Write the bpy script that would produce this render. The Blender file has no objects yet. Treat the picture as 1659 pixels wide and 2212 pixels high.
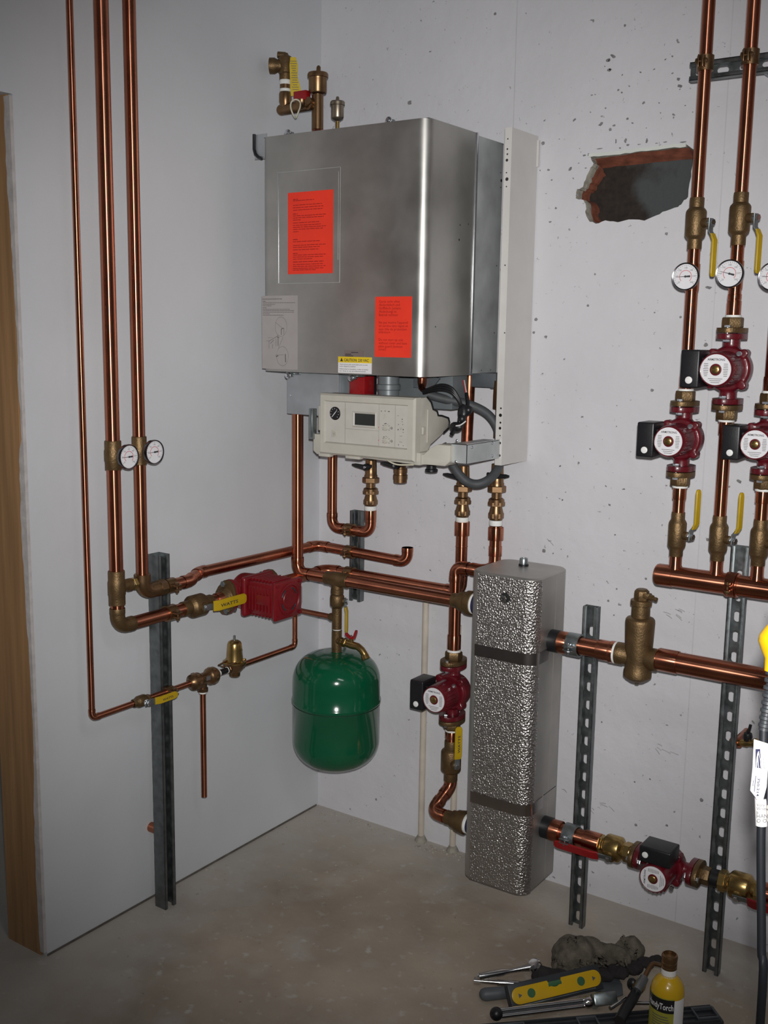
import bpy, bmesh, math, random
from mathutils import Vector, Matrix, noise
random.seed(7)
V = Vector
sc = bpy.context.scene
C = sc.collection
PI = math.pi
X, Y, Z = V((1, 0, 0)), V((0, 1, 0)), V((0, 0, 1))

# ------------------------------------------------------------------ camera
CAM = V((2.1528, -2.7341, 1.6))
yaw, pitch, roll, FPX = 0.605766, 0.163732, -0.0144255, 2309.3
fwd = V((-math.sin(yaw)*math.cos(pitch), math.cos(yaw)*math.cos(pitch), -math.sin(pitch)))
rt0 = V((math.cos(yaw), math.sin(yaw), 0)); dn0 = fwd.cross(rt0)
RT = rt0*math.cos(roll) + dn0*math.sin(roll)
DN = -rt0*math.sin(roll) + dn0*math.cos(roll)
cd = bpy.data.cameras.new('camera'); cam = bpy.data.objects.new('camera', cd); C.objects.link(cam)
m = Matrix.Identity(4)
for i in range(3):
    m[i][0], m[i][1], m[i][2], m[i][3] = RT[i], -DN[i], -fwd[i], CAM[i]
cam.matrix_world = m
cd.sensor_fit = 'AUTO'; cd.sensor_width = 36; cd.lens = FPX/2212*36; cd.clip_start = 0.05; cd.clip_end = 50
sc.camera = cam

# ------------------------------------------------------------------ world, flash, exposure
sc.view_settings.view_transform = 'Standard'; sc.view_settings.look = 'None'
sc.view_settings.gamma = 1; sc.view_settings.use_curve_mapping = False
sc.view_settings.exposure = 0.0
w = bpy.data.worlds.new('world'); sc.world = w; w.use_nodes = True
w.node_tree.nodes['Background'].inputs[0].default_value = (0.95, 0.97, 1.0, 1)
w.node_tree.nodes['Background'].inputs[1].default_value = 0.06
def lamp(name, kind, loc, energy, color, target=None):
    l = bpy.data.lights.new(name, kind); l.energy = energy; l.color = color
    o = bpy.data.objects.new(name, l); C.objects.link(o); o.location = loc
    if target is not None:
        o.rotation_euler = (V(target)-V(loc)).to_track_quat('-Z', 'Y').to_euler()
    return l
FL = CAM - DN*0.055 + RT*0.012
fl = lamp('camera_flash', 'SPOT', FL, 240, (1.0, 0.985, 0.97), FL + fwd*2 - DN*0.10 + RT*0.10)
fl.spot_size = math.radians(71); fl.spot_blend = 1.0; fl.shadow_soft_size = 0.014
# weak unseen fill light added under the ceiling to lift the ambient level
bl = lamp('added_ceiling_fill', 'AREA', (2.6, -2.2, 2.66), 9, (0.93, 0.97, 1.0), (2.6, -2.2, 0))
bl.shape = 'RECTANGLE'; bl.size = 1.2; bl.size_y = 0.3

# ------------------------------------------------------------------ pixel helpers (photo frame 1659 x 2212 -> a point on a known plane)
def ray(px, py): return (fwd + RT*((px-829.5)/FPX) + DN*((py-1106)/FPX))
def onx(px, py, x): d = ray(px, py); return CAM + d*((x-CAM.x)/d.x)
def ony(px, py, y): d = ray(px, py); return CAM + d*((y-CAM.y)/d.y)
def onz(px, py, z): d = ray(px, py); return CAM + d*((z-CAM.z)/d.z)

# ------------------------------------------------------------------ materials
def rgb(h):
    h = [int(h[i:i+2], 16)/255 for i in (0, 2, 4)]
    return tuple(c/12.92 if c <= .04045 else ((c+.055)/1.055)**2.4 for c in h)
def mat(name, col, metal=0.0, rough=0.5, var=0.15, scale=30, bump=0.0, bscale=120, rvar=0.0, coat=0.0, spec=None, stretch=None, aniso=0.0):
    if isinstance(col, str): col = rgb(col)
    M = bpy.data.materials.new(name); M.use_nodes = True
    nt = M.node_tree; n = nt.nodes; L = nt.links
    b = n['Principled BSDF']
    tc = n.new('ShaderNodeTexCoord'); src = tc.outputs['Object']
    if stretch:
        mp = n.new('ShaderNodeMapping'); mp.inputs['Scale'].default_value = stretch
        L.new(src, mp.inputs['Vector']); src = mp.outputs['Vector']
    nz = n.new('ShaderNodeTexNoise'); nz.inputs['Scale'].default_value = scale; nz.inputs['Detail'].default_value = 5
    L.new(src, nz.inputs['Vector'])
    mx = n.new('ShaderNodeMix'); mx.data_type = 'RGBA'
    mx.inputs[6].default_value = tuple(c*(1-var) for c in col)+(1,)
    mx.inputs[7].default_value = tuple(min(1, c*(1+var)) for c in col)+(1,)
    rp = n.new('ShaderNodeMapRange'); rp.inputs[1].default_value = .3; rp.inputs[2].default_value = .7
    L.new(nz.outputs['Fac'], rp.inputs[0]); L.new(rp.outputs[0], mx.inputs[0])
    L.new(mx.outputs[2], b.inputs['Base Color'])
    b.inputs['Metallic'].default_value = metal
    if rvar:
        rr = n.new('ShaderNodeMapRange'); rr.inputs[1].default_value = .3; rr.inputs[2].default_value = .7
        rr.inputs[3].default_value = max(.02, rough-rvar); rr.inputs[4].default_value = rough+rvar
        L.new(nz.outputs['Fac'], rr.inputs[0]); L.new(rr.outputs[0], b.inputs['Roughness'])
    else: b.inputs['Roughness'].default_value = rough
    if coat: b.inputs['Coat Weight'].default_value = coat; b.inputs['Coat Roughness'].default_value = .08
    if aniso:
        tg = n.new('ShaderNodeTangent'); tg.direction_type = 'UV_MAP'
        b.inputs['Anisotropic'].default_value = aniso; b.inputs['Anisotropic Rotation'].default_value = .25; L.new(tg.outputs[0], b.inputs['Tangent'])
    if spec is not None: b.inputs['Specular IOR Level'].default_value = spec
    if bump:
        n2 = n.new('ShaderNodeTexNoise'); n2.inputs['Scale'].default_value = bscale; n2.inputs['Detail'].default_value = 4
        L.new(src, n2.inputs['Vector'])
        bp = n.new('ShaderNodeBump'); bp.inputs['Strength'].default_value = bump; bp.inputs['Distance'].default_value = .004
        L.new(n2.outputs['Fac'], bp.inputs['Height']); L.new(bp.outputs[0], b.inputs['Normal'])
    return M
M = {}
M['copper'] = mat('copper', (0.47, 0.178, 0.105), 1, .29, .18, 9, rvar=.05, aniso=.95)
M['copper_dull'] = mat('copper_tarnished', (0.36, 0.135, 0.08), 1, .3, .25, 25, rvar=.07)
M['bronze'] = mat('cast_bronze', (0.165, 0.104, 0.048), .75, .46, .22, 40, .25, 260)
M['brass'] = mat('brass', (0.40, 0.27, 0.10), .95, .27, .18, 30)
M['brass_dark'] = mat('dark_brass', (0.235, 0.14, 0.072), .9, .34, .2, 30)
M['red'] = mat('red_cast_enamel', (0.105, 0.0055, 0.011), 0, .33, .2, 30, .08, 200, coat=.2)
M['red_bright'] = mat('red_enamel', (0.165, 0.006, 0.010), 0, .36, .12, 30, .06, 200)
M['red_plastic'] = mat('red_plastic', (0.28, 0.008, 0.010), 0, .35, .1, 30)
M['black'] = mat('black_plastic', (0.010, 0.010, 0.012), 0, .38, .2, 40, .05, 300)
M['rubber'] = mat('grey_rubber', (0.058, 0.062, 0.066), 0, .6, .15, 40)
M['tape'] = mat('white_thread_tape', (0.78, 0.78, 0.75), 0, .6, .06, 60, .15, 300)
M['zinc'] = mat('zinc_plated_steel', (0.30, 0.33, 0.335), .9, .36, .22, 35, rvar=.08)
M['strut'] = mat('galvanised_strut', (0.175, 0.192, 0.196), .85, .40, .25, 45, rvar=.08)
M['bezel'] = mat('dark_chrome_bezel', (0.16, 0.155, 0.165), 1, .22, .08, 40)
M['chrome'] = mat('chrome_steel', (0.62, 0.61, 0.60), 1, .14, .08, 40)
M['bolt'] = mat('zinc_bolt', (0.68, 0.70, 0.74), 1, .24, .08, 60)
M['steel'] = mat('boiler_sheet_steel', (0.445, 0.435, 0.41), .88, .40, .14, 8, .010, 300, rvar=.06)
M['sheet'] = mat('grey_sheet_metal', (0.42, 0.44, 0.46), .6, .45, .1, 20)
M['steel_side'] = mat('galvanised_sheet', (0.46, 0.48, 0.48), .35, .42, .22, 11, rvar=.06)
M['white_panel'] = mat('white_coated_panel', (0.62, 0.60, 0.575), 0, .4, .03, 20)
M['cream'] = mat('cream_plastic', (0.52, 0.495, 0.43), 0, .48, .04, 30)
M['cream_face'] = mat('pale_grey_plastic', (0.54, 0.515, 0.465), 0, .5, .04, 30)
M['lcd'] = mat('lcd_glass', (0.028, 0.033, 0.030), 0, .2, .1, 20)
M['groove'] = mat('shadow_gap_grey', (0.30, 0.285, 0.25), 0, .6, .05, 30)
M['orange'] = mat('orange_paper', (0.86, 0.040, 0.014), 0, .6, .06, 12)
M['ink_orange'] = mat('dark_red_ink', (0.30, 0.006, 0.004), 0, .6, .1, 20)
M['ink'] = mat('black_ink', (0.03, 0.03, 0.035), 0, .6, .1, 20)
M['ink_grey'] = mat('grey_ink', (0.13, 0.12, 0.12), 0, .6, .1, 20)
M['ink_red'] = mat('red_ink', (0.55, 0.06, 0.07), 0, .6, .1, 20)
M['ink_navy'] = mat('navy_ink', (0.015, 0.017, 0.06), 0, .6, .1, 20)
M['film'] = mat('grey_sticker', (0.36, 0.33, 0.325), 0, .55, .05, 20)
M['plate'] = mat('brown_rating_plate', (0.22, 0.175, 0.16), .2, .5, .1, 20)
M['paper'] = mat('white_paper', (0.76, 0.75, 0.75), 0, .6, .04, 30)
M['yellow'] = mat('yellow_sticker', (0.78, 0.55, 0.015), 0, .5, .05, 30)
M['grip'] = mat('yellow_vinyl_grip', (0.47, 0.31, 0.008), 0, .42, .08, 40)
M['tag'] = mat('yellow_card', (0.62, 0.45, 0.03), 0, .6, .12, 30)
M['dial'] = mat('white_dial', (0.72, 0.71, 0.73), 0, .4, .03, 20)
M['dial_black'] = mat('black_dial', (0.012, 0.012, 0.014), 0, .3, .1, 20)
M['white_plastic'] = mat('white_plastic', (0.75, 0.74, 0.72), 0, .5, .04, 30)
M['green'] = mat('green_enamel', (0.003, 0.085, 0.036), 0, .13, .05, 20, coat=.2)
M['pvc'] = mat('aged_white_pipe', (0.55, 0.49, 0.41), 0, .55, .18, 12, .1, 60)
M['wood'] = mat('pine_board', (0.36, 0.20, 0.09), 0, .65, .22, 5, .12, 30, stretch=(9, 9, .45))
M['mud'] = mat('joint_compound', (0.50, 0.47, 0.46), 0, .8, .12, 40, .4, 50)
M['rust'] = mat('red_clay', (0.225, 0.070, 0.038), 0, .85, .35, 35, .5, 60)
M['rubble'] = mat('broken_concrete', (0.30, 0.28, 0.235), 0, .9, .3, 40, .7, 60)
M['dark_grey'] = mat('dark_grey_plastic', (0.030, 0.033, 0.037), 0, .42, .2, 30, .05, 200)
M['mid_grey'] = mat('grey_plastic', (0.085, 0.095, 0.105), 0, .5, .15, 30)
M['rag'] = mat('dirty_grey_cloth', (0.105, 0.090, 0.068), 0, .95, .45, 45, .6, 140)
M['strap'] = mat('black_cloth', (0.020, 0.016, 0.016), 0, .9, .3, 60, .4, 200)
M['bottle'] = mat('yellow_cylinder_enamel', (0.60, 0.36, 0.006), 0, .28, .05, 20, coat=.4)
M['label_lime'] = mat('lime_label', (0.36, 0.34, 0.045), 0, .4, .1, 30)
M['vial'] = mat('green_vial', (0.05, 0.13, 0.06), 0, .15, .1, 20)
M['body_dark'] = mat('dark_void', (0.012, 0.012, 0.012), 0, .9, .1, 20)
M['cord'] = mat('black_cord', (0.013, 0.015, 0.019), 0, .45, .1, 30)
M['hose'] = mat('grey_corrugated_hose', (0.072, 0.078, 0.078), 0, .55, .12, 30)
M['duct'] = mat('grey_duct', (0.17, 0.19, 0.20), .2, .4, .1, 20)
M['wire'] = mat('white_wire', (0.62, 0.58, 0.45), 0, .5, .05, 30)

# embossed foil of the insulation shell
def foil():
    Mt = mat('embossed_foil', (0.49, 0.47, 0.455), 1, .33, .06, 30)
    nt = Mt.node_tree; n = nt.nodes; L = nt.links
    tc = n['Texture Coordinate']
    vo = n.new('ShaderNodeTexVoronoi'); vo.inputs['Scale'].default_value = 185
    nz = n.new('ShaderNodeTexNoise'); nz.inputs['Scale'].default_value = 240; nz.inputs['Detail'].default_value = 2
    L.new(tc.outputs['Object'], vo.inputs['Vector']); L.new(tc.outputs['Object'], nz.inputs['Vector'])
    ad = n.new('ShaderNodeMath'); ad.operation = 'ADD'
    L.new(vo.outputs['Distance'], ad.inputs[0]); L.new(nz.outputs['Fac'], ad.inputs[1])
    bp = n.new('ShaderNodeBump'); bp.inputs['Strength'].default_value = .8; bp.inputs['Distance'].default_value = .0028
    L.new(ad.outputs[0], bp.inputs['Height']); L.new(bp.outputs[0], n['Principled BSDF'].inputs['Normal'])
    return Mt
M['foil'] = foil()
M['foil_plain'] = mat('plain_foil', (0.46, 0.445, 0.42), .9, .46, .08, 12, .1, 500)
M['foil_band'] = mat('steel_band', (0.40, 0.37, 0.36), 1, .24, .1, 20)

def wall_mat(name, col, pits, lines=()):
    Mt = mat(name, col, 0, .62, .055, 2.2)
    nt = Mt.node_tree; n = nt.nodes; L = nt.links; b = n['Principled BSDF']; tc = n['Texture Coordinate']
    n2 = n.new('ShaderNodeTexNoise'); n2.inputs['Scale'].default_value = 22; n2.inputs['Detail'].default_value = 7
    L.new(tc.outputs['Object'], n2.inputs['Vector'])
    bp = n.new('ShaderNodeBump'); bp.inputs['Strength'].default_value = .42 if pits else .12; bp.inputs['Distance'].default_value = .006
    L.new(n2.outputs['Fac'], bp.inputs['Height']); L.new(bp.outputs[0], b.inputs['Normal'])
    base = n['Mix'].outputs[2]
    def layer(base, sc_, lo, hi, dark, dens):
        # small bug holes in the painted concrete: a random few of the voronoi cells hold a speck
        vo = n.new('ShaderNodeTexVoronoi'); vo.inputs['Scale'].default_value = sc_
        wob = n.new('ShaderNodeTexNoise'); wob.inputs['Scale'].default_value = sc_*1.5
        am = n.new('ShaderNodeMixRGB'); am.blend_type = 'ADD'; am.inputs[0].default_value = .035
        L.new(tc.outputs['Object'], wob.inputs['Vector'])
        L.new(tc.outputs['Object'], am.inputs[1]); L.new(wob.outputs['Color'], am.inputs[2])
        L.new(am.outputs[0], vo.inputs['Vector'])
        mr = n.new('ShaderNodeMapRange'); mr.inputs[1].default_value = lo; mr.inputs[2].default_value = hi
        mr.inputs[3].default_value = 1; mr.inputs[4].default_value = 0
        L.new(vo.outputs['Distance'], mr.inputs[0])
        sx = n.new('ShaderNodeSeparateColor'); L.new(vo.outputs['Color'], sx.inputs[0])
        th = n.new('ShaderNodeMath'); th.operation = 'GREATER_THAN'; th.inputs[1].default_value = 1-dens
        L.new(sx.outputs[0], th.inputs[0])
        mu = n.new('ShaderNodeMath'); mu.operation = 'MULTIPLY'
        L.new(mr.outputs[0], mu.inputs[0]); L.new(th.outputs[0], mu.inputs[1])
        mm = n.new('ShaderNodeMath'); mm.operation = 'MULTIPLY'; mm.inputs[1].default_value = .85
        L.new(mu.outputs[0], mm.inputs[0])
        mx = n.new('ShaderNodeMix'); mx.data_type = 'RGBA'; mx.inputs[7].default_value = dark+(1,)
        L.new(mm.outputs[0], mx.inputs[0]); L.new(base, mx.inputs[6])
        return mx.outputs[2]
    if pits:
        base = layer(base, 26, .05, .11, (.17, .165, .17), .30)
        base = layer(base, 60, .06, .16, (.25, .24, .245), .22)
    sp = n.new('ShaderNodeSeparateXYZ'); L.new(tc.outputs['Object'], sp.inputs[0])
    for x0, hw, k in lines:      # form-board seams in the pour
        s = n.new('ShaderNodeMath'); s.operation = 'SUBTRACT'; s.inputs[1].default_value = x0; L.new(sp.outputs[0], s.inputs[0])
        a = n.new('ShaderNodeMath'); a.operation = 'ABSOLUTE'; L.new(s.outputs[0], a.inputs[0])
        mr = n.new('ShaderNodeMapRange'); mr.inputs[1].default_value = 0; mr.inputs[2].default_value = hw
        mr.inputs[3].default_value = k; mr.inputs[4].default_value = 0; L.new(a.outputs[0], mr.inputs[0])
        nn = n.new('ShaderNodeTexNoise'); nn.inputs['Scale'].default_value = 9; L.new(tc.outputs['Object'], nn.inputs['Vector'])
        mu = n.new('ShaderNodeMath'); mu.operation = 'MULTIPLY'; L.new(mr.outputs[0], mu.inputs[0]); L.new(nn.outputs['Fac'], mu.inputs[1])
        mx = n.new('ShaderNodeMix'); mx.data_type = 'RGBA'; mx.inputs[7].default_value = (.3, .29, .30, 1)
        L.new(mu.outputs[0], mx.inputs[0]); L.new(base, mx.inputs[6]); base = mx.outputs[2]
    L.new(base, b.inputs['Base Color'])
    return Mt
M['wall_block'] = wall_mat('painted_concrete', (0.635, 0.63, 0.655), True, ((0.675, .0022, .8), (1.265, .0022, .55)))
M['wall_plaster'] = wall_mat('painted_plaster', (0.60, 0.615, 0.64), False)
def floor_mat():
    Mt = mat('worn_concrete_floor', (0.39, 0.325, 0.255), 0, .72, .24, 3.2, .25, 60)
    nt = Mt.node_tree; n = nt.nodes; L = nt.links; b = n['Principled BSDF']; tc = n['Texture Coordinate']
    base = n['Mix'].outputs[2]
    for scl, lo, hi, col, k in ((7, .55, .75, (.50, .475, .44), .55), (30, .60, .72, (.60, .59, .56), .6), (2.2, .5, .72, (.27, .21, .155), .6), (55, .68, .76, (.10, .09, .08), .6)):
        nz = n.new('ShaderNodeTexNoise'); nz.inputs['Scale'].default_value = scl; nz.inputs['Detail'].default_value = 6
        mp = n.new('ShaderNodeMapping'); mp.inputs['Location'].default_value = (scl, scl*.7, 0)
        L.new(tc.outputs['Object'], mp.inputs[0]); L.new(mp.outputs[0], nz.inputs['Vector'])
        mr = n.new('ShaderNodeMapRange'); mr.inputs[1].default_value = lo; mr.inputs[2].default_value = hi; mr.inputs[4].default_value = k
        L.new(nz.outputs['Fac'], mr.inputs[0])
        mx = n.new('ShaderNodeMix'); mx.data_type = 'RGBA'; mx.inputs[7].default_value = col+(1,)
        L.new(mr.outputs[0], mx.inputs[0]); L.new(base, mx.inputs[6]); base = mx.outputs[2]
    # pale plaster dust lying along the foot of the two walls
    sp = n.new('ShaderNodeSeparateXYZ'); L.new(tc.outputs['Object'], sp.inputs[0])
    mx_ = n.new('ShaderNodeMapRange'); mx_.inputs[1].default_value = .42; mx_.inputs[2].default_value = .0; L.new(sp.outputs[0], mx_.inputs[0])
    my_ = n.new('ShaderNodeMapRange'); my_.inputs[1].default_value = -.34; my_.inputs[2].default_value = .0; L.new(sp.outputs[1], my_.inputs[0])
    mm = n.new('ShaderNodeMath'); mm.operation = 'MAXIMUM'; L.new(mx_.outputs[0], mm.inputs[0]); L.new(my_.outputs[0], mm.inputs[1])
    nz = n.new('ShaderNodeTexNoise'); nz.inputs['Scale'].default_value = 9; nz.inputs['Detail'].default_value = 8; L.new(tc.outputs['Object'], nz.inputs['Vector'])
    ad = n.new('ShaderNodeMath'); ad.operation = 'MULTIPLY_ADD'; ad.inputs[1].default_value = .9; L.new(mm.outputs[0], ad.inputs[0]); L.new(nz.outputs['Fac'], ad.inputs[2])
    mr = n.new('ShaderNodeMapRange'); mr.inputs[1].default_value = .62; mr.inputs[2].default_value = 1.25; mr.inputs[4].default_value = .65; L.new(ad.outputs[0], mr.inputs[0])
    mx = n.new('ShaderNodeMix'); mx.data_type = 'RGBA'; mx.inputs[7].default_value = (.50, .475, .44, 1)
    L.new(mr.outputs[0], mx.inputs[0]); L.new(base, mx.inputs[6]); base = mx.outputs[2]
    L.new(base, b.inputs['Base Color'])
    return Mt
M['floor'] = floor_mat()

# ------------------------------------------------------------------ mesh helpers
def perp(a):
    a = a.normalized()
    u = (Z if abs(a.z) < .9 else X).cross(a).normalized()
    return u, a.cross(u)
class MB:
    def __init__(s): s.bm = bmesh.new()
    def faces(s, vs, fs):
        b = [s.bm.verts.new(v) for v in vs]
        for f in fs:
            try: s.bm.faces.new([b[i] for i in f])
            except ValueError: pass
        return b
    def rings(s, rings, caps=(True, True), closed=False):
        n = len(rings[0]); vs = [s.bm.verts.new(p) for r in rings for p in r]
        k = len(rings); uv = s.bm.loops.layers.uv.verify()     # u runs round, v runs along
        for i in range(k if closed else k-1):
            j = (i+1) % k
            for a in range(n):
                c = (a+1) % n
                try: f = s.bm.faces.new((vs[i*n+a], vs[i*n+c], vs[j*n+c], vs[j*n+a]))
                except ValueError: continue
                for lp, q in zip(f.loops, ((a/n, i), ((a+1)/n, i), ((a+1)/n, i+1), (a/n, i+1))): lp[uv].uv = q
        if not closed:
            if caps[0]: s.bm.faces.new([vs[a] for a in range(n-1, -1, -1)])
            if caps[1]: s.bm.faces.new([vs[(k-1)*n+a] for a in range(n)])
        return s
    def lathe(s, p, ax, prof, seg=28, u=None):
        p = V(p); ax = V(ax).normalized()
        if u is None: u, v = perp(ax)
        else: u = V(u).normalized(); v = ax.cross(u)
        R = []
        for t, r in prof:
            r = max(r, 1e-5)
            R.append([p+ax*t+(u*math.cos(2*PI*a/seg)+v*math.sin(2*PI*a/seg))*r for a in range(seg)])
        s.rings(R); return s
    def cyl(s, a, b, r, seg=24, r2=None):
        a, b = V(a), V(b); d = b-a
        return s.lathe(a, d, [(0, r), (d.length, r if r2 is None else r2)], seg)
    def hexa(s, p, ax, r, h, u=None):      # hex nut centred on p
        c = h*.1
        return s.lathe(V(p)-V(ax).normalized()*h/2, ax, [(0, r*.93), (c, r), (h-c, r), (h, r*.93)], 6, u)
    def tube(s, pts, r, seg=20, caps=(True, True), closed=False):
        pts = [V(p) for p in pts]; n = len(pts); R = []; u = None
        for i, p in enumerate(pts):
            a = pts[(i-1) % n] if (i > 0 or closed) else p
            b = pts[(i+1) % n] if (i < n-1 or closed) else p
            t = (b-a).normalized()
            if u is None: u, v = perp(t)
            u = (u - t*u.dot(t)).normalized(); v = t.cross(u)
            rr = r[i] if isinstance(r, (list, tuple)) else r
            R.append([p+(u*math.cos(2*PI*k/seg)+v*math.sin(2*PI*k/seg))*rr for k in range(seg)])
        s.rings(R, caps, closed); return s
    def box(s, c, size, bevel=0, ax=(X, Y, Z), seg=2):
        b2 = bmesh.new(); bmesh.ops.create_cube(b2, size=1)
        for v in b2.verts: v.co = V((v.co.x*size[0], v.co.y*size[1], v.co.z*size[2]))
        if bevel: bmesh.ops.bevel(b2, geom=b2.edges[:], offset=bevel, segments=seg, affect='EDGES', profile=.5)
        a = [V(q).normalized() for q in ax]; c = V(c)
        idx = {v: i for i, v in enumerate(b2.verts)}
        s.faces([c+a[0]*v.co.x+a[1]*v.co.y+a[2]*v.co.z for v in b2.verts], [[idx[v] for v in f.verts] for f in b2.faces])
        b2.free(); return s
    def span(s, lo, hi, bevel=0, seg=2):
        lo, hi = V(lo), V(hi); return s.box((lo+hi)/2, hi-lo, bevel, seg=seg)
    def prism(s, poly, o, u, v, w, bevel=0):     # polygon in the (u, v) plane at o, extruded along vector w
        o, u, v, w = V(o), V(u), V(v), V(w)
        b2 = bmesh.new()
        A = [b2.verts.new(o+u*a+v*b) for a, b in poly]; B = [b2.verts.new(o+u*a+v*b+w) for a, b in poly]
        n = len(poly)
        b2.faces.new(A); b2.faces.new(B[::-1])
        for i in range(n): b2.faces.new((A[i], B[i], B[(i+1) % n], A[(i+1) % n]))
        if bevel: bmesh.ops.bevel(b2, geom=b2.edges[:], offset=bevel, segments=2, affect='EDGES', profile=.5)
        b2.verts.index_update()
        s.faces([q.co.copy() for q in b2.verts], [[q.index for q in f.verts] for f in b2.faces]); b2.free(); return s
    def bar(s, pts, wd, wdir, th):       # flat bar swept along a polyline; wd / th may be lists
        pts = [V(p) for p in pts]; wdir = V(wdir).normalized(); R = []
        for i, p in enumerate(pts):
            t = (pts[min(i+1, len(pts)-1)]-pts[max(i-1, 0)]).normalized(); nn = t.cross(wdir).normalized()
            a = (wd[i] if isinstance(wd, (list, tuple)) else wd)/2; b = (th[i] if isinstance(th, (list, tuple)) else th)/2
            c = min(a, b)*.45
            R.append([p+wdir*x+nn*y for x, y in ((a, b-c), (a-c, b), (-a+c, b), (-a, b-c), (-a, -b+c), (-a+c, -b), (a-c, -b), (a, -b+c))])
        s.rings(R); return s
    def ball(s, c, r, seg=20, sx=(1, 1, 1)):
        b2 = bmesh.new(); bmesh.ops.create_uvsphere(b2, u_segments=seg, v_segments=seg//2, radius=r)
        idx = {v: i for i, v in enumerate(b2.verts)}; c = V(c)
        s.faces([c+V((v.co.x*sx[0], v.co.y*sx[1], v.co.z*sx[2])) for v in b2.verts], [[idx[v] for v in f.verts] for f in b2.faces])
        b2.free(); return s
    def build(s, name, material, parent=None, angle=38, remesh=0, kind=None):
        bm = s.bm
        bmesh.ops.recalc_face_normals(bm, faces=bm.faces[:])
        if parent is not None:
            off = world_loc(parent); bmesh.ops.translate(bm, verts=bm.verts[:], vec=-off)
        me = bpy.data.meshes.new(name); bm.to_mesh(me); bm.free()
        me.polygons.foreach_set('use_smooth', [True]*len(me.polygons))
        me.materials.append(material)
        o = bpy.data.objects.new(name, me); C.objects.link(o)
        if parent is not None: o.parent = parent
        if remesh:
            md = o.modifiers.new('remesh', 'REMESH'); md.mode = 'VOXEL'; md.voxel_size = remesh; md.use_smooth_shade = True
            sm = o.modifiers.new('smooth', 'SMOOTH'); sm.iterations = 4; sm.factor = .5
        else: me.set_sharp_from_angle(angle=math.radians(angle))
        if kind: o['kind'] = kind
        return o
def world_loc(o):
    l = V((0, 0, 0))
    while o is not None: l += V(o.location); o = o.parent
    return l
def thing(name, label, cat, loc, group=None):
    o = bpy.data.objects.new(name, None); C.objects.link(o); o.location = V(loc); o.empty_display_size = .05
    o['label'] = label; o['category'] = cat
    if group: o['group'] = group
    return o
def tag(o, label, cat, group=None):
    o['label'] = label; o['category'] = cat
    if group: o['group'] = group
    return o
def arc_path(pts, rad, n=8):      # polyline with rounded corners
    pts = [V(p) for p in pts]; out = [pts[0]]; corners = []
    for i in range(1, len(pts)-1):
        a, b, c = pts[i-1], pts[i], pts[i+1]
        d1, d2 = (a-b).normalized(), (c-b).normalized()
        ang = d1.angle(d2); t = rad/math.tan(ang/2)
        p1, p2 = b+d1*t, b+d2*t
        cen = b + (d1+d2).normalized()*(rad/math.sin(ang/2))
        seg = []
        for k in range(n+1):
            f = k/n; q = p1.lerp(p2, f)-cen
            # slerp between radius vectors
            r1, r2 = p1-cen, p2-cen; om = r1.angle(r2)
            q = (r1*math.sin((1-f)*om)+r2*math.sin(f*om))/math.sin(om)
            seg.append(cen+q)
        corners.append((p1, p2, d1, d2, seg)); out += seg
    out.append(pts[-1]); return out, corners
def pipe(name, label, pts, r, m='copper', cat='pipe', rad=None, elbow='copper', group=None, loc=None, sleeves=(), col=1.13, elbows=None, emat=None):
    """a pipe run: the tube is one part, every elbow fitting and coupling sleeve another"""
    pts = [V(p) for p in pts]
    base = V(loc) if loc is not None else min(pts, key=lambda p: p.z).copy()
    t = thing(name, label, cat, base, group)
    rad = rad or r*1.55
    path, corners = arc_path(pts, rad)
    MB().tube(path, r, 24).build('tube', M[m], t)
    for i, (p1, p2, d1, d2, seg) in enumerate(corners):
        if elbows is not None and i not in elbows: continue
        e = r*1.15
        path = [p1+d1*e, p1+d1*.0005]+seg[0:]+[p2+d2*.0005, p2+d2*e]
        b = MB().tube(path, r*1.09, 24)
        for p, d in ((p1, d1), (p2, d2)):
            b.lathe(p+d*e, -d, [(0, r*col*.98), (.001, r*col), (r*.75, r*col), (r*.95, r*1.09)], 24)
        b.build('elbow', M[emat or elbow], t)
    for p, ax, ln, mm, k in sleeves:
        MB().lathe(V(p)-V(ax).normalized()*ln/2, ax, [(0, r*k*.97), (.0012, r*k), (ln-.0012, r*k), (ln, r*k*.97)], 24).build('coupling', M[mm], t)
    return t
_txt = {}
def glyph_mesh(s, bold=False):
    cu = bpy.data.curves.new('txt', 'FONT'); cu.body = s; cu.size = 1; cu.resolution_u = 2
    if bold: cu.offset = .018
    o = bpy.data.objects.new('txt', cu); C.objects.link(o)
    dg = bpy.context.evaluated_depsgraph_get(); me = bpy.data.meshes.new_from_object(o.evaluated_get(dg))
    vs = [v.co.copy() for v in me.vertices]; fs = [tuple(p.vertices) for p in me.polygons]
    bpy.data.objects.remove(o); bpy.data.curves.remove(cu); bpy.data.meshes.remove(me)
    return vs, fs
def write(b, s, o, u, v, size, width=None, bold=False, align='l', fn=None):
    """adds lettering to mesh builder b: baseline starts at o, runs along u, rises along v"""
    vs, fs = glyph_mesh(s, bold)
    if not vs: return
    x0 = min(q.x for q in vs); x1 = max(q.x for q in vs); sx = size
    if width: sx = width/(x1-x0)
    off = -x0*sx - ((x1-x0)*sx/2 if align == 'c' else 0)
    o, u, v = V(o), V(u).normalized(), V(v).normalized()
    if fn: b.faces([fn(q.x*sx+off, q.y*size) for q in vs], fs)
    else: b.faces([o+u*(q.x*sx+off)+v*(q.y*size) for q in vs], fs)
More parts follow.
